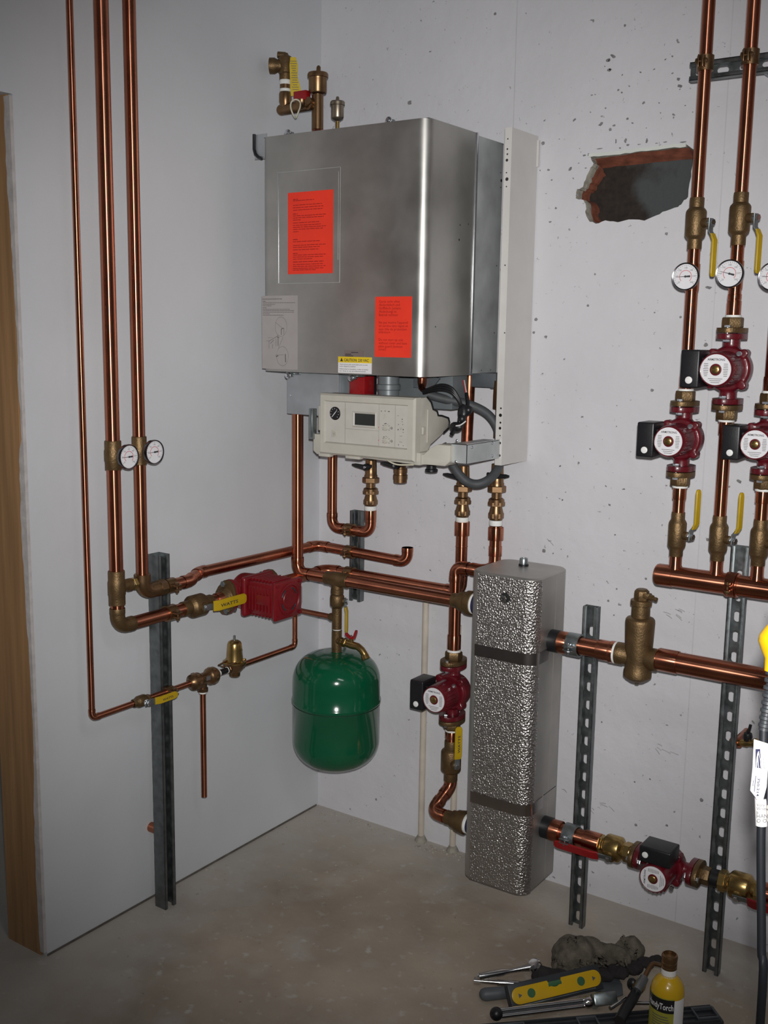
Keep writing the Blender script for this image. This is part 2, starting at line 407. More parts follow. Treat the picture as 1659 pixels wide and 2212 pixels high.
# ------------------------------------------------------------------ room shell
H = 2.78
def struct(name, b, m_, parent=None, **k):
    o = b.build(name, M[m_], parent, **k)
    if parent is None: o['kind'] = 'structure'
    return o
struct('floor', MB().span((-1.6, -4.2, -.1), (3.7, .25, 0)), 'floor')
struct('ceiling', MB().span((-1.6, -4.2, H), (3.7, .25, H+.1)), 'wall_plaster')
# concrete wall behind the boiler, with the broken hole through its face
hole_px = [(205, 330), (500, 290), (900, 237), (1440, 190), (1540, 262), (1522, 400), (1500, 600), (1460, 862), (1390, 930), (1330, 990), (1180, 1040),
           (1060, 1095), (900, 1165), (700, 1150), (560, 1185), (400, 1162), (280, 1204), (200, 1180), (150, 1080), (152, 980), (120, 900), (22, 880),
           (40, 760), (110, 740), (150, 640), (200, 520), (252, 430), (215, 372)]
hole = []
for i, (a, b) in enumerate(hole_px):
    a2, b2 = hole_px[(i+1) % len(hole_px)]
    for f in (0, .34, .67):
        ja, jb = (random.uniform(-9, 9), random.uniform(-9, 9)) if (i > 3 and f) else (0, 0)
        q = ony(1240+(a+(a2-a)*f+ja)/5.925, 280+(b+(b2-b)*f+jb)/5.925, 0); hole.append((q.x, q.z))
def wall_right():
    bm = bmesh.new()
    outer = [(-.14, 0), (3.7, 0), (3.7, H), (-.14, H)]
    eo = [bm.verts.new((x, 0, z)) for x, z in outer]; eh = [bm.verts.new((x, 0, z)) for x, z in hole]
    ed = [bm.edges.new((L_[i], L_[(i+1) % len(L_)])) for L_ in (eo, eh) for i in range(len(L_))]
    bmesh.ops.triangle_fill(bm, use_beauty=True, edges=ed, use_dissolve=False)
    # remaining sides of the slab
    bk = [bm.verts.new((x, .25, z)) for x, z in outer]
    for i in range(4):
        j = (i+1) % 4; bm.faces.new((eo[i], eo[j], bk[j], bk[i]))
    bm.faces.new(bk)
    b = MB(); b.bm.free(); b.bm = bm
    return b
WR = struct('wall_right', wall_right(), 'wall_block')
cx = sum(p[0] for p in hole)/len(hole); cz = sum(p[1] for p in hole)/len(hole)
def ring(k, y, jit=0, dx=0, dz=0): return [V((cx+(x-cx)*k+dx+random.uniform(-jit, jit), y+random.uniform(-jit, jit)*.6, cz+(z-cz)*k+dz+random.uniform(-jit, jit))) for x, z in hole]
b = MB(); r0, r1, r2 = ring(1, 0), ring(.985, .010, .0012, .003, -.002), ring(.975, .022, .0016, .004, -.003)
b.rings([r0, r1, r2], (False, False)); b.build('hole_edge', M['rubble'], WR, angle=20)
b = MB(); r3 = ring(.97, .064, .0015, .004, -.003)
topz = max(p.z for p in r3); leftx = min(p.x for p in r3)
def slant(R, k=1.0):      # the breakout narrows inwards along its top and left
    for p, (hx_, hz_) in zip(R, hole):
        p.z -= .020*k*max(0, min(1, (hz_-cz-.03)/.05)); p.x += .003*k*max(0, min(1, (cx-hx_-.05)/.05))
slant(r3)
b.rings([r2, r3], (False, False)); b.build('hole_lining', M['rust'], WR, angle=20)
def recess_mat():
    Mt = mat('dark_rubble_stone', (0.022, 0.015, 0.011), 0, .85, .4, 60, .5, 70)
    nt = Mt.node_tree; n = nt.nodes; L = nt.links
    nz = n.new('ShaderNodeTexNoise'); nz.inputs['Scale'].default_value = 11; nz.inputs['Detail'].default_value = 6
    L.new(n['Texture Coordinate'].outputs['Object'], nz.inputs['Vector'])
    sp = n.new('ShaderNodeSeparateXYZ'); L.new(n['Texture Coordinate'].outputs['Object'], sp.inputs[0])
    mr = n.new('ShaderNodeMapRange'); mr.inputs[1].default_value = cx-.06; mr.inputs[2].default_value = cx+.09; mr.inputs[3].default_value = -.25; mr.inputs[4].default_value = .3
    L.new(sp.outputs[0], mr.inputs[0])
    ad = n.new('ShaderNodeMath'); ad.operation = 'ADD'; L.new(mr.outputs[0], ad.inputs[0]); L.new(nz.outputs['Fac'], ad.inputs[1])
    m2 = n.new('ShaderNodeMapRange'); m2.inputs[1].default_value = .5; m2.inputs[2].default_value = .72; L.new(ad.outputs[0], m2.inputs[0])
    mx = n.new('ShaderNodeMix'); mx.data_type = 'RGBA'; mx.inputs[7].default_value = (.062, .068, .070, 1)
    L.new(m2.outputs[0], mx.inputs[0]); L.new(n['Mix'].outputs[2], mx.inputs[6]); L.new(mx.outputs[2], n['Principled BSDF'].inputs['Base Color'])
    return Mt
b = MB(); r4 = [V((p.x, .0645, p.z)) for p in r3]; r5 = [p+V((0, .004, 0)) for p in r4]
b.rings([r4, r5], (True, True)); b.build('hole_back', recess_mat(), WR, angle=20)
# plaster skim standing proud along the top of the hole
p0, p1 = ony(1240+195/5.925, 280+318/5.925, 0), ony(1240+1440/5.925, 280+178/5.925, 0)
d_ = (p1-p0)
b = MB(); pl = []
for k in range(19):
    f = k/18; q = p0+d_*f; pl.append((q.x, q.z+random.uniform(-.0005, .0018)))
pl2 = [(x, z-.0085+random.uniform(-.0008, .0008)) for x, z in pl[::-1]]
b.prism(pl+pl2, (0, 0, 0), X, Z, (0, -.005, 0)); b.build('plaster_skim', mat('fresh_plaster', (.64, .67, .62), 0, .7, .04, 30), WR)
# chips in the paint round the hole
b = MB(); random.seed(3)
chips = [(536, 150, 12, 38), (660, 140, 22, 36), (690, 195, 24, 16), (930, 145, 20, 34), (590, 235, 16, 12), (330, 245, 60, 8), (830, 190, 28, 7), (1060, 175, 24, 7), (1170, 158, 34, 10), (1400, 160, 50, 12),
         (130, 330, 28, 16), (185, 320, 16, 20), (150, 492, 20, 10), (60, 430, 14, 8), (40, 840, 22, 16)]
for a, c_, hw, hh in chips:
    q = ony(1240+a/5.925, 280+c_/5.925, 0); poly = []
    for k in range(11):
        th = 2*PI*k/11; rr = random.uniform(.55, 1.1)
        poly.append((q.x+math.cos(th)*hw*rr*.00019, q.z+math.sin(th)*hh*rr*.00019))
    b.prism(poly, (0, -.0007, 0), X, Z, (0, .0012, 0))
for (px, py, rr) in ((885, 222, 5), (1105, 360, 3.5), (1097, 388, 4), (1070, 30, 3), (1350, 55, 2.4), (1440, 505, 3), (1150, 555, 3.5), (1158, 690, 4), (1153, 718, 3), (1175, 1190, 4.5), (1515, 1728, 3.8), (1440, 1783, 3),
                      (1374, 1782, 3.2), (1250, 1000, 2.5), (1395, 1250, 2.6), (1314, 1298, 2.6), (1332, 1272, 2.2), (1326, 1329, 2), (1270, 660, 2.5), (1215, 1080, 2), (1300, 1560, 2), (1404, 1683, 2), (1371, 1689, 2), (1525, 745, 4), (1470, 685, 2.5)):
    q = ony(px, py, 0); poly = []
    for k in range(12):
        th = 2*PI*k/12; r_ = rr*random.uniform(.7, 1.15)/720
        poly.append((q.x+math.cos(th)*r_, q.z+math.sin(th)*r_))
    b.prism(poly, (0, -.0006, 0), X, Z, (0, .001, 0))
random.seed(21)
for k in range(70):
    if k < 34: px, py = random.uniform(1270, 1500), random.uniform(120, 285)
    elif k < 48: px, py = random.uniform(1165, 1260), random.uniform(255, 480)
    else: px, py = random.uniform(1165, 1640), random.uniform(500, 1200)
    q = ony(px, py, 0); poly = []; rr = random.choice((1.0, 1.4, 1.8, 2.4, 3.4)); a_ = random.uniform(-.8, .8); el_ = random.uniform(1, 2.1)
    if abs(q.x-cx) < .14 and abs(q.z-cz) < .10: continue
    for j in range(9):
        th = 2*PI*j/9; r_ = rr*random.uniform(.6, 1.2)/760; u_, v_ = math.cos(th)*r_*el_, math.sin(th)*r_
        poly.append((q.x+u_*math.cos(a_)-v_*math.sin(a_), q.z+u_*math.sin(a_)+v_*math.cos(a_)))
    b.prism(poly, (0, -.0006, 0), X, Z, (0, .001, 0))
b.build('paint_chips', mat('bare_concrete_chip', (.22, .215, .215), 0, .9, .35, 80), WR)
# flaked patch of skim low on the wall
b = MB()
for (px, py, n_, s_) in ((1435, 1618, 5, 22), (1300, 1745, 6, 26), (1455, 1325, 7, 20), (1225, 1705, 2, 8), (1182, 1170, 2, 8)):
    for k in range(n_):
        q = ony(px+random.uniform(-s_, s_), py+random.uniform(-s_*.5, s_*.5), 0); a = random.uniform(-.9, .2); ln = random.uniform(.004, .014)
        b.bar([q-V((math.cos(a), 0, math.sin(a)))*ln-Y*.0004, q-Y*.0004+Z*.001, q+V((math.cos(a), 0, math.sin(a)))*ln-Y*.0004], .0022, V((-math.sin(a), 0, math.cos(a))), .0012)
b.build('flaked_skim', mat('flaked_grey', (.40, .39, .39), 0, .9, .2, 60), WR)

YE = -1.13
wl = MB().span((-.14, YE, 0), (0, .0, H)); wl.span((-.14, -2.4, 2.128), (0, YE, H))
WL = struct('wall_left', wl, 'wall_plaster')
struct('wall_far', MB().span((3.6, -4.2, 0), (3.7, .0, H)), 'wall_plaster')
wd = MB(); wd.span((-.150, YE-.007, .0), (-.016, YE, 2.128))
struct('trim_1', wd, 'wood')
# ragged bead of joint compound between board and plaster
b = MB(); random.seed(11); L0, L1 = [], []
for k in range(90):
    z = .012+2.112*k/89
    wv = .010+.006*math.sin(z*7)+.004*random.random()
    if 1.33 < z < 1.42: wv *= .35
    L0.append((-.0, z)); L1.append((-wv-.003, z))
b.prism(L0+L1[::-1], (0, YE, 0), X, Z, (0, -.009, 0))
tr = b.build('joint_compound', M['mud'], WL)
# hairline gap and dust along the wall foot
b = MB()
b.span((.0, YE, .0), (.002, -.01, .006)); b.build('wall_foot_gap', mat('dirt_gap', (.12, .105, .09), 0, .9, .3, 30), WL)
b = MB(); random.seed(5)
def crumbs(b, x0, x1, y0, y1, n, s0, s1):
    for k in range(n):
        x, y = random.uniform(x0, x1), random.uniform(y0, y1); s = random.uniform(s0, s1)
        b.ball((x, y, s*.25), s, 6, (1, 1, .5))
crumbs(b, .01, .10, -1.0, -.05, 46, .0015, .0045); crumbs(b, .02, .6, -.06, -.01, 60, .0015, .004); crumbs(b, .1, .45, -.5, -.1, 26, .001, .003); crumbs(b, .15, .5, -1.1, -.5, 26, .001, .0035)
crumbs(b, .44, .60, -.06, -.01, 40, .002, .006)
cr = b.build('concrete_crumbs', mat('pale_crumb', (.42, .38, .33), 0, .9, .4, 90)); cr['kind'] = 'stuff'; tag(cr, 'pale concrete crumbs and dust along the foot of both walls', 'debris')

# ------------------------------------------------------------------ generators
def clamp(p, ax, r, back, label, group='cushion clamps holding pipes to the struts', m_='brass_dark', up=None, bolt=True, w=.03):
    """two half bands round a pipe, ears and bolt; back = direction towards the strut"""
    p, ax, back = V(p), V(ax).normalized(), V(back).normalized(); side = ax.cross(back).normalized()
    if up is not None and side.dot(V(up)) < 0: side = -side
    t = thing('pipe_clamp', label, 'clamp', p-side*0, group)
    b = MB(); R = []
    ro, ri = r+.0045, r+.0002; n = 28
    for s_ in (-1, 1):
        R = []
        for k in range(n+1):
            a = .06+(2*PI-.12)*k/n
            d = (back*math.cos(a)+side*math.sin(a))
            w2 = w/2
            R.append([p+d*ri-ax*w2, p+d*ro-ax*w2, p+d*ro+ax*w2, p+d*ri+ax*w2])
        if s_ == 1: b.rings(R)
    b.build('band', M[m_], t)
    for d in (-.005, .005):
        MB().box(p-back*(ro+.008)+side*d*1.0, (.017, .003, w*.8), .0008, (back, side, ax)).build('ear', M[m_], t)
    MB().box(p+back*(r+.006), (.010, .020, w*.95), .001, (back, side, ax)).build('channel_hook', M[m_], t)
    if bolt:
        q = p-back*(ro+.009); s = MB().cyl(q-side*.017, q+side*.013, .0028, 10); s.hexa(q-side*.010, side, .0062, .006); s.hexa(q+side*.010, side, .0068, .005); s.build('bolt', M['brass_dark' if m_ != 'zinc' else 'bolt'], t)
    return t

def strut(label, p0, axis, length, openv, w=.041, d=.041, pitch=.0508, slot=(.0135, .0285), first=.025, name='strut_channel', group=None, slots=True):
    """slotted C-channel: web with slots at the back, two sides, inturned lips; openv points out of the open side"""
    p0, a, o = V(p0), V(axis).normalized(), V(openv).normalized(); s = a.cross(o).normalized()
    t = thing(name, label, 'strut', p0, group)
    b = MB(); th = .0025
    for sg in (-1, 1):
        b.box(p0+a*length/2+s*sg*(w/2-th/2), (length, th, d), .0006, (a, s, o))
        b.box(p0+a*length/2+s*sg*(w/2-.0045)+o*(d/2-th/2), (length, .009, th), .0008, (a, s, o))
        b.box(p0+a*length/2+s*sg*(w/2-.009)+o*(d/2-.0045), (length, th, .0075), .0006, (a, s, o))
    # web with slots
    back = -o*(d/2-th/2); t0 = 0.0
    def cell(t0, t1, hole):
        tc = (t0+t1)/2; hh = (t1-t0)/2
        if not hole:
            b.box(p0+a*tc+back, (t1-t0, w, th), 0, (a, s, o)); return
        n = 24; inn, out = [], []
        for k in range(n):
            an = 2*PI*(k+.5)/n; cx_, cy_ = math.cos(an), math.sin(an)
            rx = slot[0]/2; ly = slot[1]/2-rx
            inn.append((math.copysign(ly, cx_)+rx*cx_, rx*cy_))
            kx = min(hh/abs(cx_) if cx_ else 9, (w/2)/abs(cy_) if cy_ else 9); out.append((cx_*kx, cy_*kx))
        vs = []; 
        for dz in (-th/2, th/2):
            vs += [p0+a*(tc+x)+s*y+back+o*dz for x, y in out]; vs += [p0+a*(tc+x)+s*y+back+o*dz for x, y in inn]
        fs = []
        for k in range(n):
            j = (k+1) % n
            fs += [(k, j, n+j, n+k), (2*n+k, 3*n+k, 3*n+j, 2*n+j), (n+k, n+j, 3*n+j, 3*n+k)]
        b.faces(vs, fs)
    if slots:
        c = first
        cell(0, max(.0, c-pitch/2), False) if c-pitch/2 > .001 else None
        start = max(0, c-pitch/2)
        while c+pitch/2 <= length:
            cell(c-pitch/2, c+pitch/2, True); c += pitch
        if length-(c-pitch/2) > .001: cell(c-pitch/2, length, False)
    else: cell(0, length, False)
    b.build('channel', M['strut'], t)
    return t

def thermometer(p, stem, face, r, label, group, ang, z=Z):
    """dial thermometer: p = point on the pipe surface, stem leads to the dial centre, face = dial normal"""
    face = V(face).normalized(); c = V(p)+V(stem)
    t = thing('dial_thermometer', label, 'thermometer', c, group)
    MB().cyl(p, c-face*.004, .0045, 14).hexa(V(p)+V(stem)*.3, stem, .010, .010).build('stem', M['brass'], t)
    MB().lathe(c-face*.009, face, [(0, r*.86), (.002, r*.97), (.008, r), (.0125, r), (.014, r*.97), (.0132, r*.90), (.0105, r*.89)], 40).build('case', M['bezel'], t)
    fz = (Z-face*Z.dot(face)).normalized(); fx = fz.cross(face).normalized()
    o = c+face*.0022
    DL = MB().lathe(c-face*.001, face, [(0, r*.9), (.003, r*.9)], 40).build('dial', M['dial'], t)
    b = MB(); b2 = MB()
    for k in range(25):
        an = math.radians(220-260*k/24); big = k % 4 == 0
        d = fx*math.cos(an)+fz*math.sin(an)
        b.box(o+d*r*(.78 if big else .80), (r*(.12 if big else .07), r*.022, .0003), 0, (d, face.cross(d), face))
        if big:
            tw = str(20+k*10); write(b, tw, o+d*r*.62-fz*r*.06, fx, fz, r*.17, align='c')
        d2 = d; b2.box(o+d2*r*.44, (r*.04, r*.07, .0003), 0, (d2, face.cross(d2), face))
    b.build('scale', M['ink_grey'], DL); b2.build('inner_scale', M['ink_red'], DL)
    d = fx*math.cos(math.radians(ang))+fz*math.sin(math.radians(ang))
    n_ = MB(); n_.bar([o+face*.0012-d*r*.36, o+face*.0012-d*r*.12, o+face*.0012, o+face*.0012+d*r*.72], [r*.14, r*.12, r*.05, r*.02], face.cross(d), .0006)
    n_.lathe(o+face*.0006, face, [(0, r*.08), (.0014, r*.08)], 16); n_.build('needle', M['ink'], DL)
    return t

def ball_valve(p, ax, rs, rb, L, Lb, stem, hdir, label, group=None, hl=.088, grip='grip', body='bronze', cat='valve', text=None, boss=.022, bend=.014, st=.018, gw=.019, hexends=False, tface=None):
    """ball valve: sockets rs, barrel rb (length Lb of L), stem towards `stem`, lever lying along hdir"""
    p, ax, stem, hdir = V(p), V(ax).normalized(), V(stem).normalized(), V(hdir).normalized()
    t = thing('ball_valve', label, cat, p, group)
    b = MB(); l, lb = L/2, Lb/2
    b.lathe(p, ax, [(-l, rs*.97), (-l+.0015, rs), (-lb-.004, rs), (-lb+.002, rb*.93), (-lb+.006, rb), (lb-.006, rb), (lb-.002, rb*.93), (lb+.004, rs), (l-.0015, rs), (l, rs*.97)], 32)
    b.cyl(p, p+stem*(rb+boss*.6), rb*.46, 20)
    if hexends:
        b.hexa(p-ax*(l-.009), ax, rs*1.16, .018); b.hexa(p+ax*(l-.009), ax, rs*1.16, .018)
    b.build('body', M[body], t)
    e = p+stem*(rb+boss)
    s = MB().cyl(p+stem*rb, e+stem*.006, .0042, 12); s.hexa(e-stem*.006, stem, .0085, .006); s.hexa(e+stem*.005, stem, .0075, .006); s.build('stem_nut', M['bolt'], t)
    wdir = stem.cross(hdir)
    pts = [e-hdir*.009, e+hdir*.006, e+hdir*st, e+hdir*(st+.016)+stem*bend, e+hdir*(st+.03)+stem*(bend+.001)]
    MB().bar(pts, .0155, wdir, .0028).build('lever', M['zinc'], t)
    a = e+hdir*(st+.010)+stem*(bend*.75); g0 = e+hdir*(st+.020)+stem*(bend+.001)
    pts = [e+hdir*(st+.006)+stem*bend*.5, g0, g0+hdir*(hl*.5), g0+hdir*(hl-.010), g0+hdir*(hl-.003), g0+hdir*hl]
    MBG = MB().bar(pts, [gw*.95, gw, gw, gw, gw*.8, gw*.45], wdir, [.005, .006, .006, .006, .006, .005]); GR = MBG.build('grip', M[grip], t)
    if text:
        tb = MB(); f = stem; o = g0+f*.0034+hdir*.006
        wv = wdir if tface is None else V(tface)
        write(tb, text, o-wv*gw*.18, hdir, wv, gw*.42, width=hl*.62, bold=True); tb.build('lettering', M['ink'], GR)
    return t

def pump(p, ax, mot, boxd, label, group=None, s=1.0, bolts=1, text=True, tflip=False):
    """wet-rotor circulator: p = centre on the pipe axis, ax = flow, mot = motor direction, boxd = terminal box direction"""
    p, ax, mot, bx = V(p), V(ax).normalized(), V(mot).normalized(), V(boxd).normalized(); sd = ax.cross(mot)
    t = thing('circulator_pump', label, 'pump', p, group)
    L = .0775*s
    b = MB()
    b.lathe(p-ax*L, ax, [(0, .019*s), (L*.5, .019*s), (L*.85, .03*s), (L, .04*s), (L*1.15, .03*s), (L*1.5, .019*s), (2*L, .019*s)], 24)
    b.lathe(p-mot*.030*s, mot, [(0, .030*s), (.006*s, .045*s), (.030*s, .050*s), (.046*s, .050*s), (.052*s, .046*s)], 32)
    for k in range(4):
        an = PI/4+k*PI/2; q = p+(ax*math.cos(an)+sd*math.sin(an))*.049*s
        b.cyl(q-mot*.004*s, q+mot*.024*s, .0095*s, 14)
    b.build('casing', M['red'], t, remesh=.0024)
    oval = []
    for k in range(36):
        an = 2*PI*k/36; c_, s_ = math.cos(an), math.sin(an)
        oval.append((math.copysign(abs(c_)**.8, c_)*.047*s, math.copysign(abs(s_)**1.15, s_)*.031*s))
    for sg in (-1, 1):
        MB().prism(oval, p+ax*sg*(L-.0135), mot, sd, ax*sg*.0125, .0012).build('pump_flange', M['red'], t)
        f = MB().prism(oval, p+ax*sg*(L+.0008), mot, sd, ax*sg*.0115, .0012)
        f.hexa(p+ax*sg*(L+.024), ax, .0235*s, .024); f.build('companion_flange', M['bronze'], t)
        for e in (-1, 1):
            q = p+mot*e*.0345*s
            B = MB().cyl(q+ax*sg*(L-.019), q+ax*sg*(L+.016), .0038, 12)
            B.hexa(q+ax*sg*(L-.017), ax, .0082, .0075); B.hexa(q+ax*sg*(L+.0155), ax, .0075, .0055); B.build('bolt', M['bolt'], t)
    m0, m1 = .050*s, .098*s
    R = .0385*s
    mb = MB().lathe(p, mot, [(m0-.02, R*1.02), (m0, R*1.0), (m1-.006, R*.97), (m1-.002, R*.94), (m1, R*.90), (m1-.001, R*.86)], 36)
    for k in range(7):      # cooling ribs on the side away from the box
        an = (k-3)*.27; d = -bx*math.cos(an)+ax*math.sin(an)
        mb.box(p+mot*(m0+.022)+d*R*1.0, (.005, .038*s, .0022), .0006, (d, mot, d.cross(mot)))
    mb.build('motor', M['red'], t)
    for k in range(2):
        q = p+mot*.050*s+(ax*.034-bx*.034*(1))*s*(1 if k == 0 else -1)
        if k == 0: MB().cyl(q, q+mot*.006, .0055, 12).build('screw', M['bolt'], t)
    c = p+mot*(m1-.0012)
    RP = MB().lathe(c, mot, [(0, R*.85), (.0008, R*.85)], 40).build('rating_plate', M['dial'], t)
    MB().lathe(c, mot, [(0, R*.33), (.0015, R*.33), (.002, R*.26)], 24).build('plug_seat', M['red'], t)
    MB().lathe(c, mot, [(.001, R*.25), (.005, R*.23), (.006, R*.19)], 24).box(c+mot*.0062, (R*.34, R*.05, .0008), 0, (bx, bx.cross(mot), mot)).build('vent_plug', M['brass'], t)
    up = ax if abs(ax.z) > .5 else (bx if tflip else sd)
    if abs(ax.z) < .5: up = V((-1, 0, 0)) if tflip else Z
    rt = up.cross(mot).normalized(); o = c+mot*.0011
    tb = MB()
    if text: write(tb, 'ARMSTRONG', o+up*R*.50, rt, up, R*.17, width=R*.98, bold=True, align='c')
    tb.build('brand_lettering', M['ink'], RP)
    tb = MB(); rng = random.Random(4)
    for k in range(8):
        yy = R*(.32-.095*k)
        for sg in (-1, 1):
            ww = R*(.30 if k < 7 else .2); x = R*.55*sg*(1 if abs(yy) < R*.36 else .75)
            tb.box(o+up*yy+rt*x, (ww*rng.uniform(.7, 1), R*.03, .0003), 0, (rt, up, mot))
    for k, wv in enumerate((.8, .62, .5)): tb.box(o-up*R*(.50+.105*k), (R*wv, R*.028, .0003), 0, (rt, up, mot))
    tb.build('rating_print', M['ink_grey'], RP)
    # terminal box
    q = p+bx*(R+.019*s)+mot*(.062*s)
    K = MB().box(q, (.042*s, .082*s, .068*s), .004, (bx, ax, mot), 3)
    K.box(p+bx*(R*.86)+mot*.055*s, (.026*s, .050*s, .044*s), .002, (bx, ax, mot)); KB = K.build('terminal_box', M['black'], t)
    lowd = -ax if abs(ax.z) > .5 else -ax
    q2 = q+mot*.0345*s+lowd*.024*s
    MB().lathe(q2-mot*.001, mot, [(0, .0078*s), (.0025, .0078*s), (.003, .007*s)], 20).box(q2+mot*.002, (.011*s, .0028, .0016), 0, (bx, ax, mot)).build('speed_knob', M['white_plastic'], KB)
    return t

def hexstack(b, p, ax, prof): b.lathe(p, ax, prof, 28)
def teflon(p, ax, r, ln, parent):
    MB().lathe(V(p)-V(ax).normalized()*ln/2, ax, [(0, r*.97), (ln*.25, r), (ln*.75, r), (ln, r*.96)], 24).build('thread_tape', M['tape'], parent)
# ------------------------------------------------------------------ left wall piping
XL = .100            # axis of the two big risers and the lines clamped to the strut
XT = .0905           # axis of the thin cold water line
RB = .01745; RT_ = .008
Y1, Y2, Y3 = -1.035, -.952, -.866
ZL, ZU, ZT = .858, .933, .638
SYL = -.772          # strut on the left wall
strut('tall galvanised strut standing on the floor before the left wall', (.062, SYL, 0), Z, onx(345, 1196, .062).z, X, slots=True, slot=(.011, .016))
# thin line
yv = onx(305, 1525, XT).y
pipe('copper_pipe', 'thinnest copper pipe, dropping from above nearest the wood board and turning at the bottom', [(XT, Y1, H), (XT, Y1, ZT), (XT, yv-.028, ZT)], RT_, group=None, rad=.014)
ball_valve((XT, yv, ZT), Y, .0098, .0155, .058, .030, X, Y, 'small ball valve with yellow lever on the thin horizontal pipe before the strut', hl=.062, text='WATTS', boss=.012, gw=.020, bend=.008, st=.014, hexends=True)
yb = onx(440, 1470, XT).y
pipe('copper_pipe', 'short thin copper pipe clamped across the left strut below the red pump', [(XT, yv+.028, ZT), (XT, yb-.055, ZT)], RT_)
clamp((XT, SYL, ZT), Y, RT_, -X, 'small clamp holding the thin pipe to the left strut', bolt=True, w=.026)
# backflow preventer
t = thing('backflow_preventer', 'bronze backflow preventer with twin swollen chambers and a drain leg tee', 'valve', (XT, yb, ZT))
MB().lathe((XT, yb, ZT), Y, [(-.058, .0105), (-.052, .013), (-.046, .0225), (-.040, .0235), (-.022, .0235), (-.018, .019), (-.014, .017), (.012, .017), (.018, .0215), (.022, .0245), (.040, .0245), (.046, .021), (.050, .013), (.056, .012)], 32) \
    .cyl((XT, yb-.004, ZT), (XT, yb-.004, ZT-.036), .0125, 20).lathe((XT, yb-.004, ZT-.026), -Z, [(0, .015), (.010, .015), (.012, .012)], 8).hexa((XT, yb-.032, ZT), Y, .0255, .012).hexa((XT, yb+.032, ZT), Y, .0258, .010).build('body', M['brass_dark'], t)
MB().box((XT+.0172, yb+.002, ZT+.004), (.001, .016, .012)).build('name_plate', M['ink_grey'], t)
teflon((XT, yb-.004, ZT-.0385), Z, .0112, .007, t)
zb = onx(457, 1713, XT).z
pipe('drain_pipe', 'straight copper drain leg hanging open from the backflow preventer', [(XT, yb-.004, ZT-.040), (XT, yb-.004, zb)], RT_*1.03)
yp = onx(507, 1440, XT).y
t = thing('pressure_reducing_valve', 'brass pressure reducing valve with domed bell and lifting lever', 'valve', (XT, yp, ZT))
MB().cyl((XT, yb+.052, ZT), (XT, yp-.02, ZT), .0085, 16).build('nipple', M['black'], t)
teflon((XT, yb+.060, ZT), Y, .0095, .007, t); teflon((XT, yp-.030, ZT), Y, .0098, .008, t)
pc = V((XT, yp, ZT+.004))
MB().lathe(pc-Z*.030, Z, [(0, .0135), (.003, .016), (.012, .016), (.016, .019), (.024, .026), (.034, .031), (.038, .034), (.042, .034)], 28).cyl(pc-Y*.032, pc+Y*.036, .0125, 20).hexa(pc-Y*.026, Y, .0155, .012).hexa(pc+Y*.030, Y, .0145, .012).build('body', M['brass_dark'], t)
MB().lathe(pc+Z*.012, Z, [(0, .035), (.004, .035), (.005, .026), (.010, .0245), (.040, .0225), (.056, .021), (.062, .018), (.066, .011), (.0665, .006)], 32).build('bell', M['brass'], t)
MB().cyl(pc+Z*.076, pc+Z*.092, .0036, 10).build('adjusting_screw', M['zinc'], t)
b = MB()
for k in range(6):
    an = k*PI/3; q = pc+Z*.016+V((math.cos(an), math.sin(an), 0))*.0295; b.hexa(q, Z, .0048, .007)
b.build('screw_heads', M['brass'], t)
MB().tube([pc+V((.024, -.018, .020)), pc+V((.006, -.058, .014)), pc+V((-.012, -.055, .014)), pc+V((-.010, -.020, .020))], .0026, 8).build('bail', M['brass_dark'], t)
MB().box(pc+V((.0165, .014, .036)), (.0015, .018, .026), 0, (V((.8, .6, 0)), V((-.6, .8, 0)), Z)).build('spec_label', M['ink_grey'], t)
YM = -.235           # plane of the tank, its riser and the main line to the separator
ytx = -.250
xt = XT
te = V((ony(728, 1335, YM).x, YM, ony(728, 1335, YM).z))      # tee above the tank
pipe('copper_pipe', 'thin copper pipe rising from the reducing valve and crossing to the tank riser', [(XT, yp+.030, ZT), (XT, YM, ZT), (XT, YM, te.z), (te.x-.020, YM, te.z)], RT_, rad=.013)

# big riser nearest the strut's left: down, tee, elbow, along the wall to the flange valve
yf = onx(425, 1313, XL).y
pz = onx(246, 983, XL).z; bz = onx(262, 1267, XL).z
t = pipe('copper_pipe', 'thick copper riser left of its twin, turning at the bottom towards the red pump', [(XL, Y2, H), (XL, Y2, ZL), (XL, yf-.055, ZL)], RB, elbow='bronze', rad=.030)
MB().lathe((XL, Y2, pz-.036), Z, [(0, RB*1.13), (.001, RB*1.17), (.020, RB*1.17), (.024, RB*1.25), (.048, RB*1.25), (.052, RB*1.17), (.071, RB*1.17), (.072, RB*1.13)], 28).build('gauge_tee', M['bronze'], t)
MB().lathe((XL, Y2, bz-.044), Z, [(0, RB*1.15), (.001, RB*1.2), (.024, RB*1.2), (.028, RB*1.28), (.060, RB*1.28), (.064, RB*1.2), (.087, RB*1.2), (.088, RB*1.15)], 28) \
    .lathe((XL, Y2, bz), Y, [(.0, .0135), (.034, .0135), (.035, .0165), (.045, .0165), (.046, .012)], 24).build('bypass_tee', M['bronze'], t)
thermometer((XL+.018, Y2, pz), (.037, 0, 0), X, .031, 'round dial thermometer on the thicker left riser', None, 182)
clamp((XL, SYL, ZL), Y, RB, -X, 'lower large clamp on the left strut, round the pump line')
